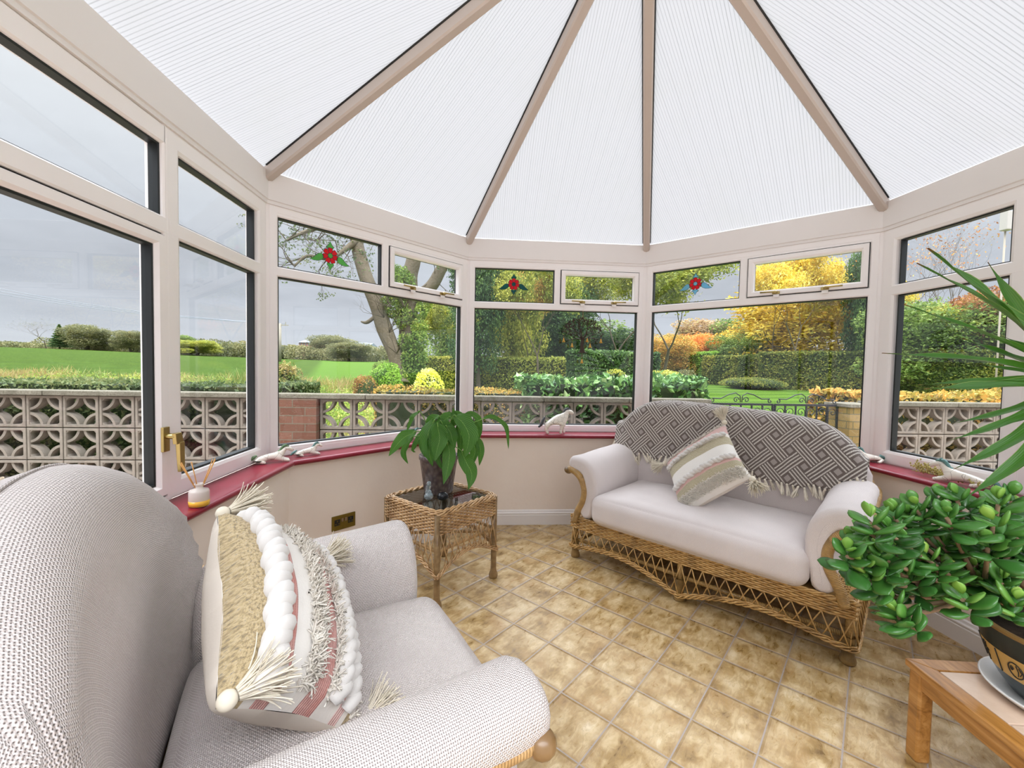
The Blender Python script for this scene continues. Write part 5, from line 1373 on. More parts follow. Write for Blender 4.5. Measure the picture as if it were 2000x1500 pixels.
mb = MB(); mb.tube([(0, 0, .27), (0, 0, .36)], .0008, 4); mb.tube([(-.03, 0, .26), (0, 0, .30), (.03, 0, .26)], .0008, 4); mb.build('thread', M['polyw'] if 'polyw' in M else M['reed'], wc)
for (x, z, zt_) in ((-.155, .085, .13), (-.085, .045, .10), (.065, .045, .10), (.155, .085, .13), (0, -.085, .0), (.04, .09, .12)):
    mb = MB(); mb.lathe([(.003, .034), (.005, .03), (.008, .014), (.0145, .0), (.0125, .0), (.006, .014), (.001, .03)], 14, (x, 0, z)); mb.tube([(x, 0, z+.03), (x, 0, zt_+.02)], .0007, 4); mb.build('bell', M['gold'], wc)
# ---------------------------------------------------------------- garden, walls, field
def ground_z(x, y):
    D = y+3.47
    if D < 4.5: return -.15
    r = x/D
    k = sstep(0, 1, (r+1.09)/.8) if r < -.29 else 1.
    rise = lerp(3.7, 2.25, k) if r < -.29 else lerp(2.25, 1.7, sstep(-.29, .1, r))
    return -.15+rise*min(1., (D-4.5)/85.5)
def gp(px, D, dz=0):
    d = Fv+Rv*((px-1000)/F_PX); p = CAM+d*D; return Vector((p.x, p.y, ground_z(p.x, p.y)+dz))
def z_at(px, py, D):
    return unproject(px, py, D).z
m, t = new_mat('grass_ground'); co = t.coord('Object'); x, y, z = t.sep(co)
n1 = t.noise(co, .6, 5, .6); n2 = t.noise(co, 14, 5, .7); n3 = t.noise(co, 90, 3, .6)
fld = t.mix(t.mr(n1, .3, .7), lin('#2c440a'), lin('#405812')); fld = t.mix(t.mr(n2, .4, .8, 0, .5), fld, lin('#5a6426'))
stp = t.m('SINE', t.m('MULTIPLY', t.m('ADD', y, t.m('MULTIPLY', x, -.22)), 3.6))
lw = t.mix(t.mr(stp, -.3, .3), lin('#46631a'), lin('#587624')); lw = t.mix(t.mr(n2, .35, .75, 0., .4), lw, lin('#3f5c1e'))
msk = t.mr(t.m('ADD', x, t.m('MULTIPLY', y, .35)), -2.6, -1.8)
gr = t.mix(msk, fld, lw)
out(t, pbsdf(t, gr, .9, t.bump(t.m('ADD', n3, n2), .8, .03), spec=.1)); M['ground'] = m
xs = np.concatenate([np.linspace(-160, -12, 24), np.linspace(-10, 20, 40), np.linspace(22, 150, 24)]); ys = np.concatenate([np.linspace(-14, 0, 8), np.linspace(1, 40, 42), np.linspace(44, 240, 26)])
V = np.array([[a, b, ground_z(a, b)] for a in xs for b in ys]); ny = len(ys)
Fq = np.array([[i*ny+j, (i+1)*ny+j, (i+1)*ny+j+1, i*ny+j+1] for i in range(len(xs)-1) for j in range(ny-1)])
g_ = fast_mesh('ground', V, Fq, smooth=True); struct(link('ground', g_, M['ground']))

m, t = new_mat('pinkish_paving'); co = t.coord('Object'); br = t.n('ShaderNodeTexBrick'); t.set(br, 'Vector', co); t.set(br, 'Color1', lin('#a8998e')); t.set(br, 'Color2', lin('#98897e')); t.set(br, 'Mortar', lin('#6d645c'))
for k_, v_ in (('Scale', 1.), ('Mortar Size', .006), ('Brick Width', .6), ('Row Height', .45)): br.inputs[k_].default_value = v_
out(t, pbsdf(t, t.mix(t.mr(t.noise(co, 8, 5), .45, .7, 0, .3), br.outputs[0], lin('#7d7468')), .85, t.bump(t.noise(co, 60, 4), .4, .004))); M['paving'] = m
mb = MB(); pb_ = [(-9, -13), (9, -13), (9, .58), (-6.7, .58)]
mb.add([(x, y, -.12) for x, y in pb_]+[(x, y, -.18) for x, y in pb_], [(0, 1, 2, 3), (7, 6, 5, 4), (0, 4, 5, 1), (1, 5, 6, 2), (2, 6, 7, 3), (3, 7, 4, 0)], smooth=False); struct(mb.build('patio_and_bounce_slab', M['paving']))  # paving runs on unseen behind the room, added there to cut green bounce
# ---- foliage
def lift(c, k=1.5, g=.04):
    m_ = (c[0]+c[1]+c[2])/3
    return tuple(min(.9, (x*(1-g)+m_*g)*k+.012) for x in c[:3])+(1.,)
def leaf_mat(name, cols, rough=.55, trans=.35):
    m, t = new_mat(name); at = t.n('ShaderNodeAttribute'); at.attribute_name = 'var'; f = t.sep(at.outputs['Vector'])[0]
    k = len(cols); c = t.ramp(f, [((i+.5)/k, lift(lin(cl_))) for i, cl_ in enumerate(cols)])
    p = pbsdf(t, c, rough, spec=.3); tl = t.n('ShaderNodeBsdfTranslucent'); t.set(tl, 'Color', c)
    mx = t.n('ShaderNodeMixShader'); t.set(mx, 0, trans); t.nt.links.new(p, mx.inputs[1]); t.nt.links.new(tl.outputs[0], mx.inputs[2]); out(t, mx.outputs[0]); return m
LM = {
 'green': leaf_mat('green_leaves', ['#3d4f1f', '#5a7030', '#778a3e', '#93a050']),
 'dark': leaf_mat('dark_leaves', ['#1f331a', '#314c24', '#46622f', '#617a3e']),
 'yellow': leaf_mat('yellow_leaves', ['#857425', '#b39a2e', '#cdb23e', '#dcc766']),
 'ygreen': leaf_mat('yellow_green_leaves', ['#5d6726', '#7d8532', '#9c9c3c', '#bdb452']),
 'orange': leaf_mat('orange_leaves', ['#8a5426', '#b8722c', '#cf8b3a', '#d9a552']),
 'russet': leaf_mat('russet_leaves', ['#5c3a24', '#80522f', '#a06c3b', '#8f7c42']),
 'rose': leaf_mat('pinkish_brown_leaves', ['#6d5a3c', '#8f7452', '#a88c64', '#9a9058']),
 'laurel': leaf_mat('laurel_leaves', ['#24401a', '#3a6128', '#6a8c44', '#b4c48c'], .3, .12),
 'bright': leaf_mat('golden_shrub_leaves', ['#b5b02c', '#d4cf3f', '#e8e25c', '#f1ee86']),
 'hedge': leaf_mat('clipped_hedge_leaves', ['#4c6b22', '#6b8e2e', '#86a83a', '#9dbb4a']),
 'dhedge': leaf_mat('mixed_hedge_leaves', ['#35441a', '#536322', '#7b7d2e', '#928a36']),
 'hlow': leaf_mat('low_hedge_leaves', ['#2d3a22', '#41502d', '#5b683b', '#76784a']),
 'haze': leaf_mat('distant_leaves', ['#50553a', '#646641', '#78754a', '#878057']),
 'straw': leaf_mat('dry_grass', ['#53682f', '#6f7a3a', '#9a8b52', '#7d6a42']),
 'ivy': leaf_mat('ivy_leaves', ['#4a6322', '#66802f', '#87983e', '#a3a24c']),
 'autumn': leaf_mat('mixed_autumn_leaves', ['#6b5a2a', '#8f8236', '#c08a3c', '#d8b45c']),
}
M['bark'] = simple('grey_brown_bark', '#6a5e4b', .9, nscale=9, namp=.25, bscale=16, bstr=.8, bdist=.03)
M['dbark'] = simple('dark_bark', '#5b5040', .9, nscale=9, namp=.25, bscale=16, bstr=.8, bdist=.03)
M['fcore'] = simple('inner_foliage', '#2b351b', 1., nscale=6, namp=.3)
def clump_noise(P, s, seed):
    r = np.random.default_rng(seed); v = np.zeros(len(P))
    for k in range(4):
        w = r.normal(size=3)*s*(1.6**k); v += np.sin(P @ w+r.uniform(0, 6))/(1.3**k)
    return v/2.2
def leaves_at(P, N, size, seed, aspect=.5, rand=.8, name='foliage', mats=None, jit=.35, cs=1.2, light=None):
    r = np.random.default_rng(seed); n = len(P)
    nr = N*(1-rand)+r.normal(size=(n, 3))*rand; nr /= np.linalg.norm(nr, axis=1)[:, None]+1e-9
    a = np.cross(nr, r.normal(size=(n, 3))); a /= np.linalg.norm(a, axis=1)[:, None]+1e-9; b = np.cross(nr, a)
    s = size*r.uniform(1-jit, 1+jit, n)[:, None]
    V = np.stack([P-a*s, P+b*s*aspect+nr*s*.15, P+a*s, P-b*s*aspect+nr*s*.15], 1).reshape(-1, 3)
    F = np.arange(n*4).reshape(n, 4)
    var = np.clip(.5+.28*clump_noise(P, cs, seed+1)+r.normal(size=n)*.16, .01, .99)
    return V, F, np.repeat(var, 4)
def shell_pts(blobs, n, seed, shell=.75, lump=.18, flat_bottom=True):
    r = np.random.default_rng(seed); B = np.array(blobs, float); w = (B[:, 3]*B[:, 4]*B[:, 5])**(2/3.); w /= w.sum()
    k = r.choice(len(B), n, p=w); d = r.normal(size=(n, 3)); d /= np.linalg.norm(d, axis=1)[:, None]
    rad = shell+(1-shell)*r.random(n)**.6; rad *= 1+lump*clump_noise(d*3, 1.3, seed+5)
    P = B[k, :3]+d*B[k, 3:6]*rad[:, None]
    return P, d
def add_foliage(name, blobs, n, size, mat, seed, parent=None, core=True, **kw):
    P, N = shell_pts(blobs, n, seed, kw.pop('shell', .75), kw.pop('lump', .18)); V, F, c = leaves_at(P, N, size, seed, **kw)
    me = fast_mesh(name, V, F, col=c); mats = [mat]
    o = link(name, me, mats, parent)
    return o
def grow(p, d, L, r, depth, segs, rd, spread=.55, up=.15, ratio=.74, nb=(2, 3), tips=None):
    q = p; n = 3
    for i in range(n):
        d = (d+Vector((rd.gauss(0, .11), rd.gauss(0, .11), rd.gauss(0, .08)+up*.25))).normalized()
        q2 = q+d*(L/n); r2 = r*(1-.12) ; segs.append((q, q2, r, r2)); q = q2; r = r2
    if depth == 0:
        if tips is not None: tips.append(q)
        return
    for k in range(rd.randint(*nb)):
        nd = (d+Vector((rd.gauss(0, spread), rd.gauss(0, spread), rd.gauss(0, spread*.6)+up))).normalized()
        grow(q, nd, L*ratio*rd.uniform(.8, 1.15), r*.68, depth-1, segs, rd, spread, up, ratio, nb, tips)
def segs_mesh(name, segs, n=5):
    V = []; F = []; b = 0
    for (a, c, r0, r1) in segs:
        d = (c-a).normalized(); u = d.orthogonal().normalized(); w = d.cross(u)
        for (p, r) in ((a, r0), (c, r1)):
            for k in range(n):
                an = 2*PI*k/n; V.append(p+(u*math.cos(an)+w*math.sin(an))*r)
        for k in range(n): F.append((b+k, b+(k+1) % n, b+n+(k+1) % n, b+n+k))
        b += 2*n
    return fast_mesh(name, np.array(V), np.array(F), smooth=True)
# prototypes, about one unit high (crown centred at z .6)
def proto_crown(seed, style):
    rd = random.Random(seed); segs = []; tips = []
    if style == 'dense':
        blobs = [(0, 0, .58, .30, .30, .36)]+[(rd.uniform(-.22, .22), rd.uniform(-.22, .22), rd.uniform(.25, .85), rd.uniform(.1, .2), rd.uniform(.1, .2), rd.uniform(.1, .18)) for _ in range(22)]
        P, N = shell_pts(blobs, 26000, seed, .62, .2); V, F, c = leaves_at(P, N, .0125, seed, cs=9)
        grow(Vector((0, 0, 0)), Vector((0, 0, 1)), .25, .03, 3, segs, rd)
    elif style == 'sparse':
        grow(Vector((0, 0, 0)), Vector((0, 0, 1)), .24, .012, 6, segs, rd, .45, .16, .76, (2, 3), tips)
        T = np.array([list(q) for q in tips]); r = np.random.default_rng(seed); k = r.integers(0, len(T), 15000)
        P = T[k]+r.normal(size=(15000, 3))*.034; V, F, c = leaves_at(P, r.normal(size=(15000, 3)), .0085, seed, cs=9)
    elif style == 'bare':
        grow(Vector((0, 0, 0)), Vector((0, 0, 1)), .24, .010, 7, segs, rd, .42, .14, .78, (2, 3), tips)
        T = np.array([list(q) for q in tips]); r = np.random.default_rng(seed); k = r.integers(0, len(T), 350)
        P = T[k]+r.normal(size=(350, 3))*.02; V, F, c = leaves_at(P, r.normal(size=(350, 3)), .006, seed, cs=9)
    elif style == 'conifer':
        r = np.random.default_rng(seed); h = r.random(24000)**.8; a = r.uniform(0, 2*PI, 24000); rr = (1-h)*.24*(.75+.25*np.sin(h*60+a*2))*r.uniform(.6, 1.05, 24000)+.01
        P = np.stack([np.cos(a)*rr, np.sin(a)*rr, .06+h*.94], 1); N = np.stack([np.cos(a), np.sin(a), .3+0*a], 1); V, F, c = leaves_at(P, N, .012, seed, cs=9)
        segs.append((Vector((0, 0, 0)), Vector((0, 0, .9)), .02, .005))
    sm = segs_mesh('branches', segs, 5 if style != 'bare' else 4); fm = fast_mesh('foliage', V, F, col=c)
    fm.materials.append(LM['green']); sm.materials.append(M['dbark'])
    return fm, sm
PR = {'dense': [proto_crown(1, 'dense'), proto_crown(2, 'dense')], 'sparse': [proto_crown(11, 'sparse'), proto_crown(12, 'sparse')], 'bare': [proto_crown(21, 'bare')], 'conifer': [proto_crown(31, 'conifer')]}
ntree = [0]
def tree(name, label, px, D, top_py, width, style, mat, bark='dbark', sink=0, cat='tree', group=None, rz=None):
    p = gp(px, D); h = z_at(px, top_py, D)-p.z+sink; ntree[0] += 1; i = ntree[0]
    r = empty(name, (p.x, p.y, p.z-sink), (i*1.37) if rz is None else rz); r.scale = (width, width, h)
    tag(r, label, cat, group)
    fm, sm = PR[style][i % len(PR[style])]
    for nm, me, mt in (('foliage', fm, LM[mat]), ('branches', sm, M[bark])):
        o = bpy.data.objects.new(nm, me); COL.objects.link(o); o.parent = r; o.material_slots[0].link = 'OBJECT'; o.material_slots[0].material = mt
    return r
# behind the front window
tree('conifer_tree', 'dark conifer standing at the left edge of the front window view', 935, 17, 470, 3.4, 'dense', 'dark')
tree('broadleaf_tree', 'leafy green tree behind the large ivy-clad trunk', 862, 19, 565, 4, 'sparse', 'ygreen')
tree('broadleaf_tree', 'olive green tree seen through the red rose of the front window', 990, 20, 455, 5, 'dense', 'ygreen')
tree('broadleaf_tree', 'yellowing green tree just left of the hanging metal tree', 1055, 17, 440, 5, 'sparse', 'ygreen')
tree('broadleaf_tree', 'dark green tree directly behind the hanging metal tree', 1095, 22, 545, 5, 'dense', 'dark')
tree('oak_tree', 'spreading oak with yellow-green leaves right of the hanging metal tree', 1195, 22, 460, 9, 'sparse', 'ygreen')
tree('broadleaf_tree', 'thin golden brown tree between two dark evergreens in the front window', 1025, 18, 480, 3, 'sparse', 'autumn')
tree('broadleaf_tree', 'tall evergreen at the left of the front window beyond the hedge', 893, 24, 560, 5, 'dense', 'green')
tree('broadleaf_tree', 'low evergreen behind the hedge at the right of the front window', 1160, 26, 640, 9, 'dense', 'dark')
tree('broadleaf_tree', 'low green tree beyond the hedge in the middle of the front window', 1075, 28, 600, 12, 'dense', 'green')
# behind the front right window
tree('oak_tree', 'big bare-limbed oak behind the blue rose pane', 1290, 24, 440, 10, 'sparse', 'ygreen', 'bark')
tree('maple_tree', 'orange autumn tree left of the far gabled house', 1352, 34, 645, 6, 'dense', 'orange')
tree('maple_tree', 'russet tree at the left edge of the front right window', 1295, 32, 650, 6, 'dense', 'autumn')
tree('broadleaf_tree', 'dull pink-brown tree crown above the far gabled house', 1400, 48, 618, 14, 'dense', 'rose')
tree('broadleaf_tree', 'olive tree crown on the skyline right of the far house', 1455, 46, 625, 13, 'dense', 'green')
tree('broadleaf_tree', 'rounded dark green tree right of the gabled house', 1450, 31, 640, 6, 'dense', 'green')
tree('birch_tree', 'tall yellow birch left of the golden birch clump', 1500, 28, 455, 8, 'sparse', 'yellow', 'bark')
tree('birch_tree', 'golden birch in the middle of the front right window', 1560, 26, 440, 8, 'sparse', 'yellow', 'bark')
tree('broadleaf_tree', 'dense yellow-green tree low behind the golden birch', 1570, 30, 560, 13, 'dense', 'yellow')
tree('broadleaf_tree', 'yellow tree just left of the dark conifer', 1630, 27, 480, 7, 'sparse', 'yellow', 'bark')
tree('broadleaf_tree', 'low yellow-green tree above the clipped hedge', 1480, 33, 640, 9, 'dense', 'yellow')
tree('conifer_tree', 'dark drooping conifer at the right edge of the front right window', 1682, 25, 470, 3.5, 'dense', 'dark')
tree('birch_tree', 'yellow birch behind the dark conifer', 1712, 30, 500, 7, 'sparse', 'yellow', 'bark')
# behind the right window
tree('bare_tree', 'leafless tree showing through the right fanlight', 1905, 27, 415, 12, 'bare', 'russet')
tree('bare_tree', 'twiggy leafless tree at the left of the right window', 1775, 26, 480, 10, 'bare', 'orange')
tree('broadleaf_tree', 'green tree filling the left of the right window', 1790, 23, 575, 8, 'dense', 'green')
tree('broadleaf_tree', 'reddish tree top behind the yucca in the right window', 1925, 22, 560, 6, 'dense', 'russet')
tree('broadleaf_tree', 'round olive tree in the middle of the right window', 1855, 23, 590, 7, 'dense', 'ygreen')
tree('broadleaf_tree', 'leafy tree at the far right of the right window', 2000, 21, 575, 8, 'dense', 'green')
# the far edge of the field
tree('bare_tree', 'pale leafless tree on the field edge beside a pointed conifer', 93, 85, 628, 14, 'bare', 'haze', 'bark')
tree('conifer_tree', 'small pointed conifer on the far field edge', 118, 84, 634, 8, 'conifer', 'dark')
tree('oak_tree', 'large round tree alone on the far field edge', 170, 84, 631, 13, 'dense', 'haze')
tree('oak_tree', 'flat-topped tree on the far field edge nearest the brass window handle', 257, 84, 645, 9, 'dense', 'haze')
tree('oak_tree', 'dark tree at the left of the narrow left window', 360, 86, 653, 7, 'dense', 'green')
tree('willow_tree', 'yellow-green round tree low in the narrow left window', 385, 80, 664, 12, 'dense', 'ygreen')
tree('oak_tree', 'round distant tree between the far houses', 648, 95, 651, 15, 'dense', 'haze')
tree('willow_tree', 'low distant willow left of the red brick houses', 682, 82, 668, 13, 'dense', 'haze')
# hedgerow that closes the field: nobody could count its bushes
rd = random.Random(5); bl = []
for px in range(-260, 780, 9):
    D = rd.uniform(86, 92); p = gp(px, D); top = {True: 672, False: 664}[px < 60 or 500 < px]+rd.uniform(-7, 8)
    if 540 < px: top = 674+rd.uniform(-5, 6)+(px-540)*.03
    h = max(1.2, z_at(px, top, D)-p.z); bl.append((p.x, p.y, p.z+h*.42, rd.uniform(1.4, 2.6), 1.8, h*.58))
P, N = shell_pts(bl, 60000, 40, .8, .2); V, F, c = leaves_at(P, N, .2, 41, cs=.35)
o = link('hedgerow', fast_mesh('hedgerow', V, F, col=c), LM['haze']); tag(o, 'long low hedgerow of autumn bushes along the far edge of the green field', 'hedge', kind='stuff')

def hedge_box(name, label, a, b, depth, h, mat, size, n, seed, cat='hedge', round_=.12, lump=.04, core='fcore', zb=None, kind=None, rand=.8, group=None):
    """clipped hedge from a to b (xy), leaves over a dark inner body"""
    A = Vector((a[0], a[1])); B = Vector((b[0], b[1])); d = (B-A).normalized(); nn = Vector((-d.y, d.x)); L = (B-A).length
    r = np.random.default_rng(seed); z0 = min(ground_z(*a), ground_z(*b))-.1 if zb is None else zb
    H = h-z0; rt = empty(name, ((a[0]+b[0])/2, (a[1]+b[1])/2, z0)); tag(rt, label, cat, group, kind)
    per = depth+2*H; q = r.random(n)*per; s = r.random(n)*(L+depth)-depth/2
    side = np.where(q < H, 0, np.where(q < H+depth, 1, 2))
    u = np.where(side == 0, -depth/2, np.where(side == 1, q-H-depth/2, depth/2)); z = np.where(side == 0, q, np.where(side == 1, H, q-H-depth))
    ends = r.random(n) < depth/(L+depth)*.6
    s = np.where(ends, np.where(r.random(n) < .5, 0, L), np.clip(s, 0, L)); u = np.where(ends, (r.random(n)-.5)*depth, u); z = np.where(ends, r.random(n)*H, z)
    P = np.stack([A.x+d.x*s+nn.x*u, A.y+d.y*s+nn.y*u, z0+z], 1)
    N = np.stack([nn.x*np.sign(u)*(side != 1), nn.y*np.sign(u)*(side != 1), (side == 1)*1.], 1)
    P += r.normal(size=(n, 3))*size*.55+N*(clump_noise(P, 2.2, seed+3)*lump)[:, None]
    P -= np.array([rt.location.x, rt.location.y, rt.location.z])
    V, F, c = leaves_at(P, N, size, seed, rand=rand, cs=1.1); link('foliage', fast_mesh('foliage', V, F, col=c), LM[mat], rt)
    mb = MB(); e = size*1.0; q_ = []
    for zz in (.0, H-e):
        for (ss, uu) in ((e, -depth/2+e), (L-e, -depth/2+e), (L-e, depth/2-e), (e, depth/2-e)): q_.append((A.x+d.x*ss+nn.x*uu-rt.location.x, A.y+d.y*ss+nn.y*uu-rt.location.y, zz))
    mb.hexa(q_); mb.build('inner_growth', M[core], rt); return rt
def shrub(name, label, px, D, top_py, rx, mat, size, n, seed, flat=.8, cat='shrub', ry=None, core=True):
    p = gp(px, D); h = z_at(px, top_py, D)-p.z; rt = empty(name, p); tag(rt, label, cat); ry = ry or rx
    rd = random.Random(seed); bl = [(0, 0, h*.5, rx*.9, ry*.9, h*.5)]+[(rd.uniform(-.5, .5)*rx, rd.uniform(-.5, .5)*ry, h*rd.uniform(.35, .72), rx*.5, ry*.5, h*.3) for _ in range(7)]
    add_foliage('foliage', bl, n, size, LM[mat], seed, rt, cs=3/rx if rx else 1, lump=.08, shell=.85)
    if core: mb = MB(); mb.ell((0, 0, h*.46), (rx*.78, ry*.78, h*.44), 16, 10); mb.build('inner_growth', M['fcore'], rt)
    return rt
# hedges beyond the lawn
p0, p1 = gp(815, 19), gp(1130, 17.5)
hedge_box('clipped_hedge', 'long bright green clipped hedge across the front window', (p0.x, p0.y), (p1.x, p1.y), 1.2, z_at(980, 700, 18), 'ygreen', .055, 26000, 51)
p0, p1 = gp(1125, 15.5), gp(1262, 16.5)
hedge_box('clipped_hedge', 'taller dark green clipped hedge right of the bright hedge', (p0.x, p0.y), (p1.x, p1.y), 1.4, z_at(1180, 690, 16), 'dark', .055, 16000, 52)
p0, p1 = gp(1275, 35), gp(1400, 31)
hedge_box('clipped_hedge', 'fresh green hedge section at the left of the lawn', (p0.x, p0.y), (p1.x, p1.y), 1.4, z_at(1320, 690, 33), 'hedge', .08, 14000, 53)
p0, p1 = gp(1385, 31), gp(1500, 27.5)
hedge_box('clipped_hedge', 'dark clipped hedge at the far side of the lawn', (p0.x, p0.y), (p1.x, p1.y), 1.5, z_at(1440, 696, 29), 'dhedge', .08, 14000, 54)
p0, p1 = gp(1490, 27.5), gp(1990, 20)
hedge_box('clipped_hedge', 'tall mixed olive hedge closing the right side of the lawn', (p0.x, p0.y), (p1.x, p1.y), 1.6, z_at(1600, 690, 25.5), 'dhedge', .075, 42000, 55)
shrub('heather_mound', 'low brownish mound shrub in front of the dark hedge', 1470, 26, 737, 2.0, 'dhedge', .05, 9000, 61)
shrub('clipped_shrub', 'small grey-green ball shrub beside the lawn hedge', 1335, 17, 722, .45, 'haze', .03, 4000, 62)
shrub('clipped_shrub', 'yellow-green shrub at the left of the lawn', 1297, 14, 722, .9, 'ygreen', .04, 6000, 63)
shrub('clipped_shrub', 'round yellow-green clipped shrub beside the big tree', 752, 11.5, 710, .52, 'hedge', .028, 9000, 64)
shrub('clipped_shrub', 'dark green clipped shrub behind the round shrub by the tree', 770, 13.5, 700, .8, 'green', .035, 8000, 65)
shrub('golden_shrub', 'bright yellow shrub standing under the big tree', 838, 8.6, 718, .40, 'bright', .026, 7000, 66)
shrub('twiggy_shrub', 'russet twiggy shrub left of the round clipped shrub', 716, 10, 733, .35, 'russet', .022, 3500, 67)
shrub('ornamental_grass', 'golden brown tuft shrub at the left of the front left window', 560, 7.5, 706, .34, 'straw', .03, 5000, 68)
shrub('rounded_shrub', 'low rounded shrub behind the laurel at its right end', 1200, 13, 720, .5, 'ygreen', .03, 4000, 69)
# planting directly behind the screen wall
hedge_box('low_hedge', 'low dark small-leaved hedge directly behind the left screen wall', (-6.6, 1.25), (-1.75, 1.15), .75, 1.035, 'hlow', .022, 42000, 71, lump=.05)
hedge_box('laurel_hedge', 'glossy green laurel hedge behind the front screen wall', (.62, 1.45), (2.55, 1.45), .9, 1.13, 'laurel', .048, 8500, 72, lump=.08, rand=.9)
hedge_box('twiggy_hedge', 'brown twiggy hedge with orange leaves behind the front left screen wall', (-1.0, 1.35), (.6, 1.35), .5, .985, 'autumn', .018, 15000, 73, lump=.06)
hedge_box('beech_hedge', 'low orange-leaved hedge on top of the right screen wall', (4.35, 1.25), (7.6, 1.25), .7, 1.03, 'autumn', .035, 15000, 74, lump=.06)
# the rough bank between the low hedge and the field
r = np.random.default_rng(80); n = 26000
D = r.uniform(5.6, 17, n)**1.0; u = r.uniform(-330, 730, n); bx = []; 
P = np.array([[*(CAM+(Fv+Rv*((a-1000)/F_PX))*d)] for a, d in zip(u, D)]); gz_ = np.array([ground_z(a, b) for a, b in P[:, :2]])
H = r.uniform(.25, .62, n)*(1+.4*clump_noise(P, .8, 81)); ang = r.uniform(0, 2*PI, n); w = r.uniform(.006, .014, n)*(1+D*.1)
lean = r.normal(size=(n, 2))*.22; base = np.stack([P[:, 0], P[:, 1], gz_], 1)
ok = P[:, 1] > 1.75; base = base[ok]; H = H[ok]; ang = ang[ok]; w = w[ok]; lean = lean[ok]
dx = np.stack([np.cos(ang)*w, np.sin(ang)*w, 0*w], 1)
mid_ = base+np.stack([lean[:, 0]*.35*H, lean[:, 1]*.35*H, H*.55], 1); tip = base+np.stack([lean[:, 0]*H*1.3, lean[:, 1]*H*1.3, H], 1)
V = np.stack([base-dx, base+dx, mid_+dx*.8, mid_-dx*.8, mid_+dx*.8, mid_-dx*.8, tip, tip], 1)[:, [0, 1, 2, 3, 6]].reshape(-1, 3)
k = len(base); idx = np.arange(k)[:, None]*5
F4 = np.concatenate([idx+np.array([[0, 1, 2, 3]]), idx+np.array([[3, 2, 4, 4]])]); 
F3 = np.concatenate([idx+np.array([[0, 1, 2]]), idx+np.array([[0, 2, 3]]), idx+np.array([[3, 2, 4]])])
var = np.clip(.5+.3*clump_noise(base, .7, 82)+np.random.default_rng(3).normal(size=k)*.15, .01, .99)
o = link('rough_grass', fast_mesh('rough_grass', V, F3, col=np.repeat(var, 5)), LM['straw']); tag(o, 'rough tall grass bank between the low hedge and the green field', 'grass', kind='stuff')
bl = []
rd = random.Random(9)
for _ in range(150):
    px = rd.uniform(-320, 735); D = rd.uniform(6.2, 13); p = gp(px, D)
    if p.y < 2.2: continue
    bl.append((p.x, p.y, p.z+.22, rd.uniform(.3, .7), rd.uniform(.3, .6), rd.uniform(.34, .60)))
P, N = shell_pts(bl, 60000, 90, .7, .25); V, F, c = leaves_at(P, N, .028, 91, cs=.9)
o = link('bramble_bank', fast_mesh('bramble_bank', V, F, col=c), LM['ivy']); tag(o, 'tangled green and yellow brambles in front of the field', 'brambles', kind='stuff')
r = np.random.default_rng(95); n = 5000; P = np.stack([r.uniform(-1.6, .6, n), r.uniform(1.6, 4.5, n), r.uniform(0, .35, n)], 1)
P[:, 2] += np.array([ground_z(a, b) for a, b in P[:, :2]]); V, F, c = leaves_at(P, r.normal(size=(n, 3)), .022, 96, cs=3)
o = link('flower_bed_growth', fast_mesh('flower_bed_growth', V, F, col=c), LM['orange']); tag(o, 'orange and brown low growth in the bed behind the front left wall', 'plants', kind='stuff')

# the big ivy-clad tree
bt = empty('ash_tree', gp(790, 12.5)); tag(bt, 'large two-trunked tree with ivy seen in the front left window', 'tree')
o0 = bt.location
def wp(px, py, D): return unproject(px, py, D)-o0
def limb(pts, nm='trunk', n=12, ext=None):
    P = [wp(a, b, D) for a, b, D, r_ in pts]; R_ = [q[3] for q in pts]; sp = smooth_path(P, 5); rr = np.interp(np.linspace(0, len(R_)-1, len(sp)), range(len(R_)), R_)
    mb = MB(); mb.tube(sp, list(rr), n); return mb.build(nm, M['bark'], bt)
limb([(782, 752, 12.2, .30), (778, 725, 12.3, .21), (770, 690, 12.3, .2), (750, 640, 12.4, .23), (738, 600, 12.4, .22), (716, 545, 12.5, .2), (700, 490, 12.6, .19), (690, 440, 12.6, .17), (660, 380, 12.6, .14)])
limb([(800, 752, 12.8, .36), (800, 700, 12.8, .3), (797, 640, 12.8, .27), (800, 590, 12.9, .27), (800, 540, 12.9, .24), (808, 500, 12.9, .22), (800, 430, 12.9, .18), (790, 350, 12.9, .12)])
limb([(800, 590, 12.9, .2), (840, 562, 13, .19), (862, 525, 13, .17), (880, 490, 13.1, .14), (910, 420, 13.1, .1)], 'bough')
limb([(742, 610, 12.4, .06), (718, 629, 12.3, .055), (705, 628, 12.3, .02)], 'bough')
limb([(697, 470, 12.5, .1), (670, 490, 12.2, .07), (640, 505, 11.8, .055), (600, 500, 11.5, .04), (575, 520, 11.2, .025)], 'bough')
limb([(690, 440, 12.6, .12), (640, 440, 12, .08), (590, 455, 11.5, .05), (560, 470, 11, .03)], 'bough')
rd = random.Random(44); segs = []; tips = []
for (a, b, D) in ((560, 470, 11), (575, 520, 11.2), (600, 500, 11.5), (640, 505, 11.8), (590, 455, 11.5), (640, 440, 12), (690, 480, 12.5), (670, 490, 12.2), (735, 470, 12.6), (750, 440, 12.8), (880, 480, 13.1), (850, 545, 13), (860, 500, 13), (620, 470, 11.6), (655, 470, 12)):
    for _ in range(3):
        grow(wp(a, b, D), Vector((rd.uniform(-1, .6), rd.uniform(-.6, .2), rd.uniform(-.7, .6))).normalized(), .42, .018, 4, segs, rd, .55, -.04, .76, (2, 3), tips)
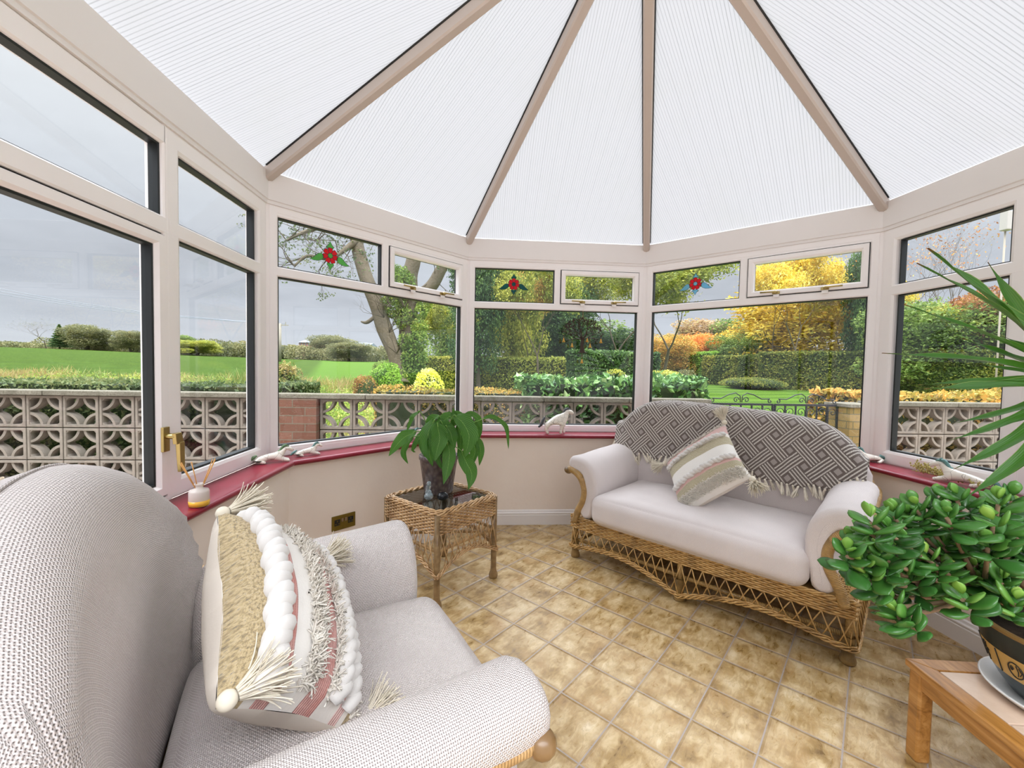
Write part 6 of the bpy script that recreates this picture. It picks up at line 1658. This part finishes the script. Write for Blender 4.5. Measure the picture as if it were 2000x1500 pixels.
for (a, b, D) in ((775, 690, 12.1), (760, 650, 12.1), (750, 620, 12.1), (765, 600, 12.2), (790, 600, 12.3)):
    for _ in range(5): grow(wp(a, b, D), Vector((rd.uniform(-.8, .5), -.3, rd.uniform(.1, 1))).normalized(), .35, .016, 4, segs, rd, .4, .1, .8, (2, 2), None)
link('twigs', segs_mesh('twigs', segs, 4), M['dbark'], bt)
T = np.array([list(q) for q in tips]); r = np.random.default_rng(45); k = r.integers(0, len(T), 2600); P = T[k]+r.normal(size=(2600, 3))*.03
V, F, c = leaves_at(P, r.normal(size=(2600, 3)), .03, 46, cs=2, aspect=.7); link('dark_leaves', fast_mesh('dark_leaves', V, F, col=c), LM['hlow'], bt)['label'] = 'dark shrivelled leaves and seed heads'
bl = []
for (px, py, D, r_) in [(812, 735, 12.5, .3), (815, 700, 12.5, .3), (818, 665, 12.5, .28), (820, 640, 12.6, .25), (822, 610, 12.6, .2), (792, 735, 12.3, .28), (795, 705, 12.4, .25), (790, 668, 12.4, .2), (782, 560, 12.6, .45), (770, 590, 12.5, .35), (790, 620, 12.6, .3), (765, 545, 12.6, .35), (830, 590, 12.8, .25)]:
    p = wp(px, py, D); bl.append((p.x, p.y, p.z, r_, r_, r_*1.35))
P, N = shell_pts(bl, 15000, 47, .6, .25); V, F, c = leaves_at(P, N, .034, 48, cs=2, aspect=.7); link('ivy', fast_mesh('ivy', V, F, col=c), LM['ivy'], bt)

# ---- screen walls
m, t = new_mat('weathered_concrete'); co = t.coord('Object'); n1 = t.noise(co, 7, 5, .65); n2 = t.noise(co, 55, 4, .7); oi = t.n('ShaderNodeObjectInfo')
c = t.mix(t.mr(n1, .35, .7), lin('#776e64'), lin('#958a7e')); c = t.mix(t.mr(n2, .56, .7, 0, .6), c, lin('#6e675c')); c = t.mix(t.mr(oi.outputs['Random'], 0, 1, 0, .22), c, lin('#8b8478'))
out(t, pbsdf(t, c, .95, t.bump(n2, .7, .006), spec=.1)); M['conc'] = m
m, t = new_mat('mossy_coping'); co = t.coord('Object'); n1 = t.noise(co, 9, 5, .65); n2 = t.noise(co, 70, 4, .7)
c = t.mix(t.mr(n1, .4, .65), lin('#6f6a5d'), lin('#868072')); c = t.mix(t.mr(n2, .45, .65, 0, .75), c, lin('#575244'))
out(t, pbsdf(t, c, .95, t.bump(n2, .8, .008), spec=.1)); M['coping'] = m
def brick_mat(name, a, b, mort):
    m, t = new_mat(name); uvn = t.coord('UV'); br = t.n('ShaderNodeTexBrick'); t.set(br, 'Vector', uvn); t.set(br, 'Color1', lin(a)); t.set(br, 'Color2', lin(b)); t.set(br, 'Mortar', lin(mort))
    for k_, v_ in (('Scale', 1.), ('Mortar Size', .005), ('Brick Width', .225), ('Row Height', .075), ('Bias', .1)): br.inputs[k_].default_value = v_
    n2 = t.noise(uvn, 30, 4, .7); c = t.mix(t.mr(n2, .5, .75, 0, .5), br.outputs[0], lin('#5d5348')); c = t.mix(t.mr(t.noise(uvn, 60, 3), .66, .72, 0, .6), c, lin('#b5aa98'))
    out(t, pbsdf(t, c, .95, t.bump(t.m('SUBTRACT', n2, t.m('MULTIPLY', br.outputs['Fac'], 2.)), .6, .005), spec=.1)); return m
M['brick'] = brick_mat('brown_brick', '#7a5648', '#6b4a3d', '#6f6557'); M['brick_y'] = brick_mat('mossy_tan_brick', '#8a7448', '#7b6640', '#5e5840')
def brick_box(mb, c, d):
    x, y, z = d[0]/2, d[1]/2, d[2]/2
    for (P, U) in (([(-x, -y, -z), (x, -y, -z), (x, -y, z), (-x, -y, z)], (0, 2)), ([(x, -y, -z), (x, y, -z), (x, y, z), (x, -y, z)], (1, 2)), ([(x, y, -z), (-x, y, -z), (-x, y, z), (x, y, z)], (0, 2)), ([(-x, y, -z), (-x, -y, -z), (-x, -y, z), (-x, y, z)], (1, 2)), ([(-x, -y, z), (x, -y, z), (x, y, z), (-x, y, z)], (0, 1)), ([(-x, y, -z), (x, y, -z), (x, -y, -z), (-x, -y, -z)], (0, 1))):
        Q = [tuple(p[i]+c[i] for i in range(3)) for p in P]; mb.add(Q, [(0, 1, 2, 3)], [[(q[U[0]], q[U[1]]) for q in Q]], smooth=False)
def screen_block(w, h, dpt):
    mb = MB(); pl = lambda t_, o, z: (t_, o, z); e = .0025
    mb.ring([(0, -dpt/2+.004), (.004, -dpt/2), (.022, -dpt/2), (.024, -dpt/2+.012), (.024, dpt/2-.012), (.022, dpt/2), (0, dpt/2)], (-w/2+e, -h/2+e, w/2-e, h/2-e), pl)
    iw, ih = w/2-.024, h/2-.024
    for sx in (-1, 1):
        for sz in (-1, 1):
            # corner chamfer block
            q = [(sx*iw, sz*ih), (sx*(iw-.026), sz*ih), (sx*iw, sz*(ih-.026))]
            b = [(a, y_, z_) for y_ in (-dpt/2+.006, dpt/2-.006) for a, z_ in q]
            mb.add(b, [(0, 1, 2), (5, 4, 3), (0, 3, 4, 1), (1, 4, 5, 2), (2, 5, 3, 0)], smooth=False)
            # curved rib round the corner
            cx, cz = sx*(w/2-.004), sz*(h/2-.004); P = []; nn = 12; r0, r1 = .112, .134
            for k in range(nn+1):
                a = PI/2*k/nn; ca, sa = math.cos(a), math.sin(a)
                for (rr, yy) in ((r0, -dpt/2+.008), (r1, -dpt/2+.008), (r1, dpt/2-.008), (r0, dpt/2-.008)): P.append((cx-sx*rr*ca, yy, cz-sz*rr*sa))
            mb.grid(P, nn+1, 4, cv=True, smooth=False)
    bm = bmesh.new(); me = mb.mesh('screen_block'); bm.from_mesh(me); bmesh.ops.recalc_face_normals(bm, faces=bm.faces); bm.to_mesh(me); bm.free(); me.materials.append(M['conc']); return me
YW = .65; RH = .290; ZTOP = .928
BLK = screen_block(.302, RH, .09); BLK2 = screen_block(.293, RH, .09)
def wall_run(name, label, x_from, x_to, joints, me, pitch, cap=True, x_pillar=None, pm='brick', cop=None):
    rt = empty(name, ((x_from+x_to)/2, YW, -.2)); tag(rt, label, 'wall'); L0 = rt.location
    for x in joints:
        for k in range(3):
            o = bpy.data.objects.new('screen_block', me); COL.objects.link(o); o.parent = rt; o.location = (x+pitch/2-L0.x, 0, ZTOP-RH*(k+.5)-.003*k-L0.z)
    if joints:
        mb = MB(); a, b = min(joints), max(joints)+pitch; brick_box(mb, ((a+b)/2-L0.x, 0, (.05-.2)/2-L0.z), (b-a, .11, .25)); mb.build('brick_base', M['brick'], rt)
    if x_pillar:
        for (a, b) in x_pillar:
            mb = MB(); brick_box(mb, ((a+b)/2-L0.x, 0, (ZTOP-.2)/2-L0.z), (b-a, .23, ZTOP+.2)); mb.build('brick_pillar', M[pm], rt)
    if cop:
        n = max(1, round((cop[1]-cop[0])/.9)); w = (cop[1]-cop[0])/n
        for k in range(n):
            mb = MB(); mb.box((cop[0]+w*(k+.5)-L0.x, 0, ZTOP+.024-L0.z), (w-.006, .17, .044)); mb.build('coping_stone', M['coping'], rt, bevel=.006)
    return rt
wall_run('garden_wall', 'pierced concrete block screen wall across the view of the left windows', -6.7, -1.8, [-1.8-.305*(k+1) for k in range(16)], BLK, .305, x_pillar=None, cop=(-6.7, -1.8))
wall_run('garden_wall', 'pierced concrete screen wall with brown brick pillar outside the front windows', -1.8, 2.42, [-1.385+.302*k for k in range(12)], BLK, .302, x_pillar=[(-1.8, -1.39), (2.24, 2.42)], cop=(-1.8, 2.42))
wall_run('garden_wall', 'pierced concrete screen wall right of the iron gate', 3.86, 7.1, [4.12+.293*k for k in range(10)], BLK2, .293, x_pillar=None, cop=(4.12, 7.05))
gpill = empty('gate_pillar', (3.98, YW, -.2)); tag(gpill, 'mossy tan brick pillar at the right of the iron gate', 'pillar')
mb = MB(); brick_box(mb, (0, 0, .56), (.30, .3, 1.12)); mb.build('brickwork', M['brick_y'], gpill)
mb = MB(); mb.box((0, 0, 1.135), (.33, .33, .035)); mb.build('cap_stone', M['coping'], gpill, bevel=.005)
# gate
M['iron'] = simple('black_wrought_iron', '#23262a', .5, metallic=.3)
gate = empty('iron_gate', (3.13, YW, -.15)); tag(gate, 'black wrought iron double gate with scrolls between the wall and brick pillar', 'gate')
def spiral(cx, cz, r, turns, a0, sgn, n=26):
    return [(cx+sgn*r*(1-.8*k/n)*math.cos(a0+turns*2*PI*k/n), 0, cz+r*(1-.8*k/n)*math.sin(a0+turns*2*PI*k/n)) for k in range(n+1)]
for lf, (a, b) in enumerate(((-.70, -.008), (.008, .70))):
    zt_ = 1.075; mb = MB()
    for x in (a, b): mb.box((x, 0, zt_/2+.03), (.022, .022, zt_-.05))
    for z in (zt_, .12): mb.box(((a+b)/2, 0, z), (b-a, .012, .022))
    mb.build('gate_frame', M['iron'], gate)
    nb_ = 6
    for k in range(1, nb_):
        x = a+(b-a)*k/nb_; mb = MB(); mb.box((x, 0, (zt_+.12)/2), (.013, .013, zt_-.12)); mb.build('bar', M['iron'], gate)
    for k in range(nb_):
        x = a+(b-a)*(k+.5)/nb_; sg = -1 if k % 2 else 1; mb = MB()
        mb.tube([(x+sg*.045, 0, zt_-.25)]+[(x+sg*.045, 0, zt_-.12)]+spiral(x, zt_-.075, .045, 1.15, .2, sg), .0045, 5); mb.build('scroll', M['iron'], gate)
    c = (a+b)/2
    for sg in (-1, 1):
        mb = MB(); pts = spiral(c+sg*.052, zt_+.045, .034, 1.1, -PI*.5, -sg)[::-1]
        pts = [Vector(q) for q in spiral(c+sg*.31, zt_+.035, .024, 1.0, PI*.55, sg)][::-1]+[Vector((c+sg*.22, 0, zt_+.055)), Vector((c+sg*.13, 0, zt_+.10)), Vector((c+sg*.06, 0, zt_+.115)), Vector((c+sg*.012, 0, zt_+.085)), Vector((c+sg*.008, 0, zt_+.02))]
        mb.tube(pts, .0055, 6); mb.tube(spiral(c+sg*.055, zt_+.045, .032, 1.15, 0, -sg), .005, 5); mb.build('crest_scroll', M['iron'], gate)
# telegraph pole and wires
pp = gp(547, 62); zt1 = z_at(547, 632, 62)
pole = empty('telegraph_pole', pp); tag(pole, 'slim wooden telegraph pole standing in the field', 'pole')
M['polew'] = simple('weathered_pole', '#9c9384', .9)
mb = MB(); mb.tube([(0, 0, 0), (0, 0, zt1-pp.z)], .2, 8); mb.build('mast', M['polew'], pole)
mb = MB(); mb.box((0, 0, zt1-pp.z-.25), (2.4, .12, .12)); mb.box((-.8, 0, zt1-pp.z), (.08, .08, .4)); mb.box((.8, 0, zt1-pp.z), (.08, .08, .4)); mb.build('crossarm', M['polew'], pole)
M['wire'] = simple('overhead_wire', '#8d929b', .6)
for k, (ya, yb) in enumerate(((553, 648), (561, 651), (569, 654))):
    mb = MB(); A_ = unproject(-200, ya-32, 55); B_ = Vector((pp.x-.8+.8*k, pp.y, zt1-.05)); pts = [A_.lerp(B_, q/20)-Vector((0, 0, 1.2*math.sin(PI*q/20))) for q in range(21)]
    o = mb.tube([tuple(q-A_) for q in pts], .028, 4).build('overhead_wire', M['wire']); o.location = A_
    tag(o, 'thin %s overhead wire crossing the sky to the telegraph pole' % ('topmost', 'middle', 'lowest')[k], 'wire')
# far houses
M['rbrick'] = simple('far_red_brick', '#a5766a', .9, nscale=1, namp=.1); M['slate'] = simple('far_slate_roof', '#7c828c', .8); M['render'] = simple('far_pale_render', '#b5afa8', .8); M['fwin'] = simple('far_dark_window', '#6c7480', .3)
def house(name, label, px, D, base_py, eave_py, ridge_py, wpx, wall, roof, gable=False, rows=1, nw=5, dep=8):
    B_ = unproject(px, base_py, D); w = wpx/F_PX*D; ze = z_at(px, eave_py, D)-B_.z; zr = z_at(px, ridge_py, D)-B_.z
    zb = ground_z(B_.x, B_.y)-B_.z-1
    rt = empty(name, B_, yaw); tag(rt, label, 'house')
    mb = MB(); mb.box((0, dep/2, (ze+zb)/2), (w, dep, ze-zb)); mb.build('wall', M[wall], rt)
    mb = MB(); o_ = w*.03
    if gable: P = [(-w/2-o_, -.5, ze), (w/2+o_, -.5, ze), (0, -.5, zr), (-w/2-o_, dep, ze), (w/2+o_, dep, ze), (0, dep, zr)]; mb.add(P, [(0, 1, 2), (5, 4, 3), (0, 2, 5, 3), (1, 4, 5, 2), (0, 3, 4, 1)], smooth=False)
    else: P = [(-w/2-o_, -.4, ze), (w/2+o_, -.4, ze), (w/2+o_, dep+.4, ze), (-w/2-o_, dep+.4, ze), (-w/2, dep/2, zr), (w/2, dep/2, zr)]; mb.add(P, [(0, 1, 5, 4), (2, 3, 4, 5), (0, 4, 3), (1, 2, 5), (0, 3, 2, 1)], smooth=False)
    mb.build('roof', M[roof], rt)
    for k in range(nw):
        for j in range(rows):
            h = ze/rows; mb = MB(); mb.box((-w/2+w*(k+.5)/nw, -.05, h*(j+.55)), (w/nw*.4, .12, h*.45)); mb.build('window', M['fwin'], rt)
    return rt, w, ze, zr
house('terraced_house', 'far slate-roofed house roof showing above the hedgerow', 600, 150, 676, 669, 663, 33, 'rbrick', 'slate', nw=6)
house('terraced_house', 'far red brick house with slate roof right of the round tree', 700, 140, 688, 674, 668, 22, 'rbrick', 'slate', rows=2, nw=3)
house('terraced_house', 'far pale rendered house beside the red brick house', 715, 138, 688, 675, 669, 13, 'render', 'slate', rows=2, nw=2)
hh, w, ze, zr = house('gabled_house', 'white house with a timbered gable between autumn trees', 1396, 55, 690, 665, 652, 30, 'render', 'slate', nw=2)
for q in ('a',):
    mb = MB(); mb.add([(-w*.42, -1., ze), (0, -1., ze), (-w*.21, -1., zr-.1), (-w*.42, 1, ze), (0, 1, ze), (-w*.21, 1, zr-.1)], [(0, 1, 2), (5, 4, 3), (0, 2, 5, 3), (1, 4, 5, 2), (0, 3, 4, 1)], smooth=False); mb.build('gable', M['render'], hh)
    mb = MB(); mb.tube([(-w*.46, -1.15, ze), (-w*.21, -1.15, zr)], .12, 4); mb.tube([(w*.04, -1.15, ze), (-w*.21, -1.15, zr)], .12, 4); mb.tube([(-w*.21, -1.12, ze), (-w*.21, -1.12, zr)], .07, 4); mb.build('bargeboard', M['render'], hh)
    mb = MB(); mb.box((w*.4, 3, zr+.2), (1.2, 1, 2.)); mb.build('chimney', M['rbrick'], hh)
h2, w, ze, zr = house('gabled_house', 'low cream gable end above the fresh green hedge', 1337, 42, 700, 688, 669, 34, 'render', 'render', gable=True, nw=1)
# small things by the wall
M['tin'] = simple('bronze_metal_tube', '#a08f78', .4, metallic=.5)
fc = empty('garden_chair', (-2.05, -1.9, -.15)); tag(fc, 'tubular metal garden chair outside the left window behind the armchair', 'garden chair')
for y in (-.26, .26):
    mb = MB(); mb.tube(smooth_path([(-.24, y, 0), (-.24, y, .62), (-.22, y, .66), (.2, y, .885), (.235, y, .88), (.25, y, .84), (.25, y, 0)], 5), .014, 10); mb.build('side_frame', M['tin'], fc)
mb = MB(); mb.box((0, 0, .42), (.46, .5, .03)); mb.build('seat', M['tin'], fc, bevel=.008)
mb = MB(); mb.box((-.245, 0, .72), (.02, .5, .4)); mb.build('backrest', M['tin'], fc, bevel=.008)
pb = empty('mast_box', (7.42, 2.0, ground_z(7.42, 2.0))); tag(pb, 'white box on a slim pole outside the far right fanlight', 'box')
mb = MB(); mb.tube([(0, 0, 0), (0, 0, 3.6)], .011, 8); mb.build('pole', M['polew'], pb)
mb = MB(); mb.box((-.02, -.03, 3.56), (.11, .1, .26)); mb.build('box', M['render'], pb, bevel=.01)
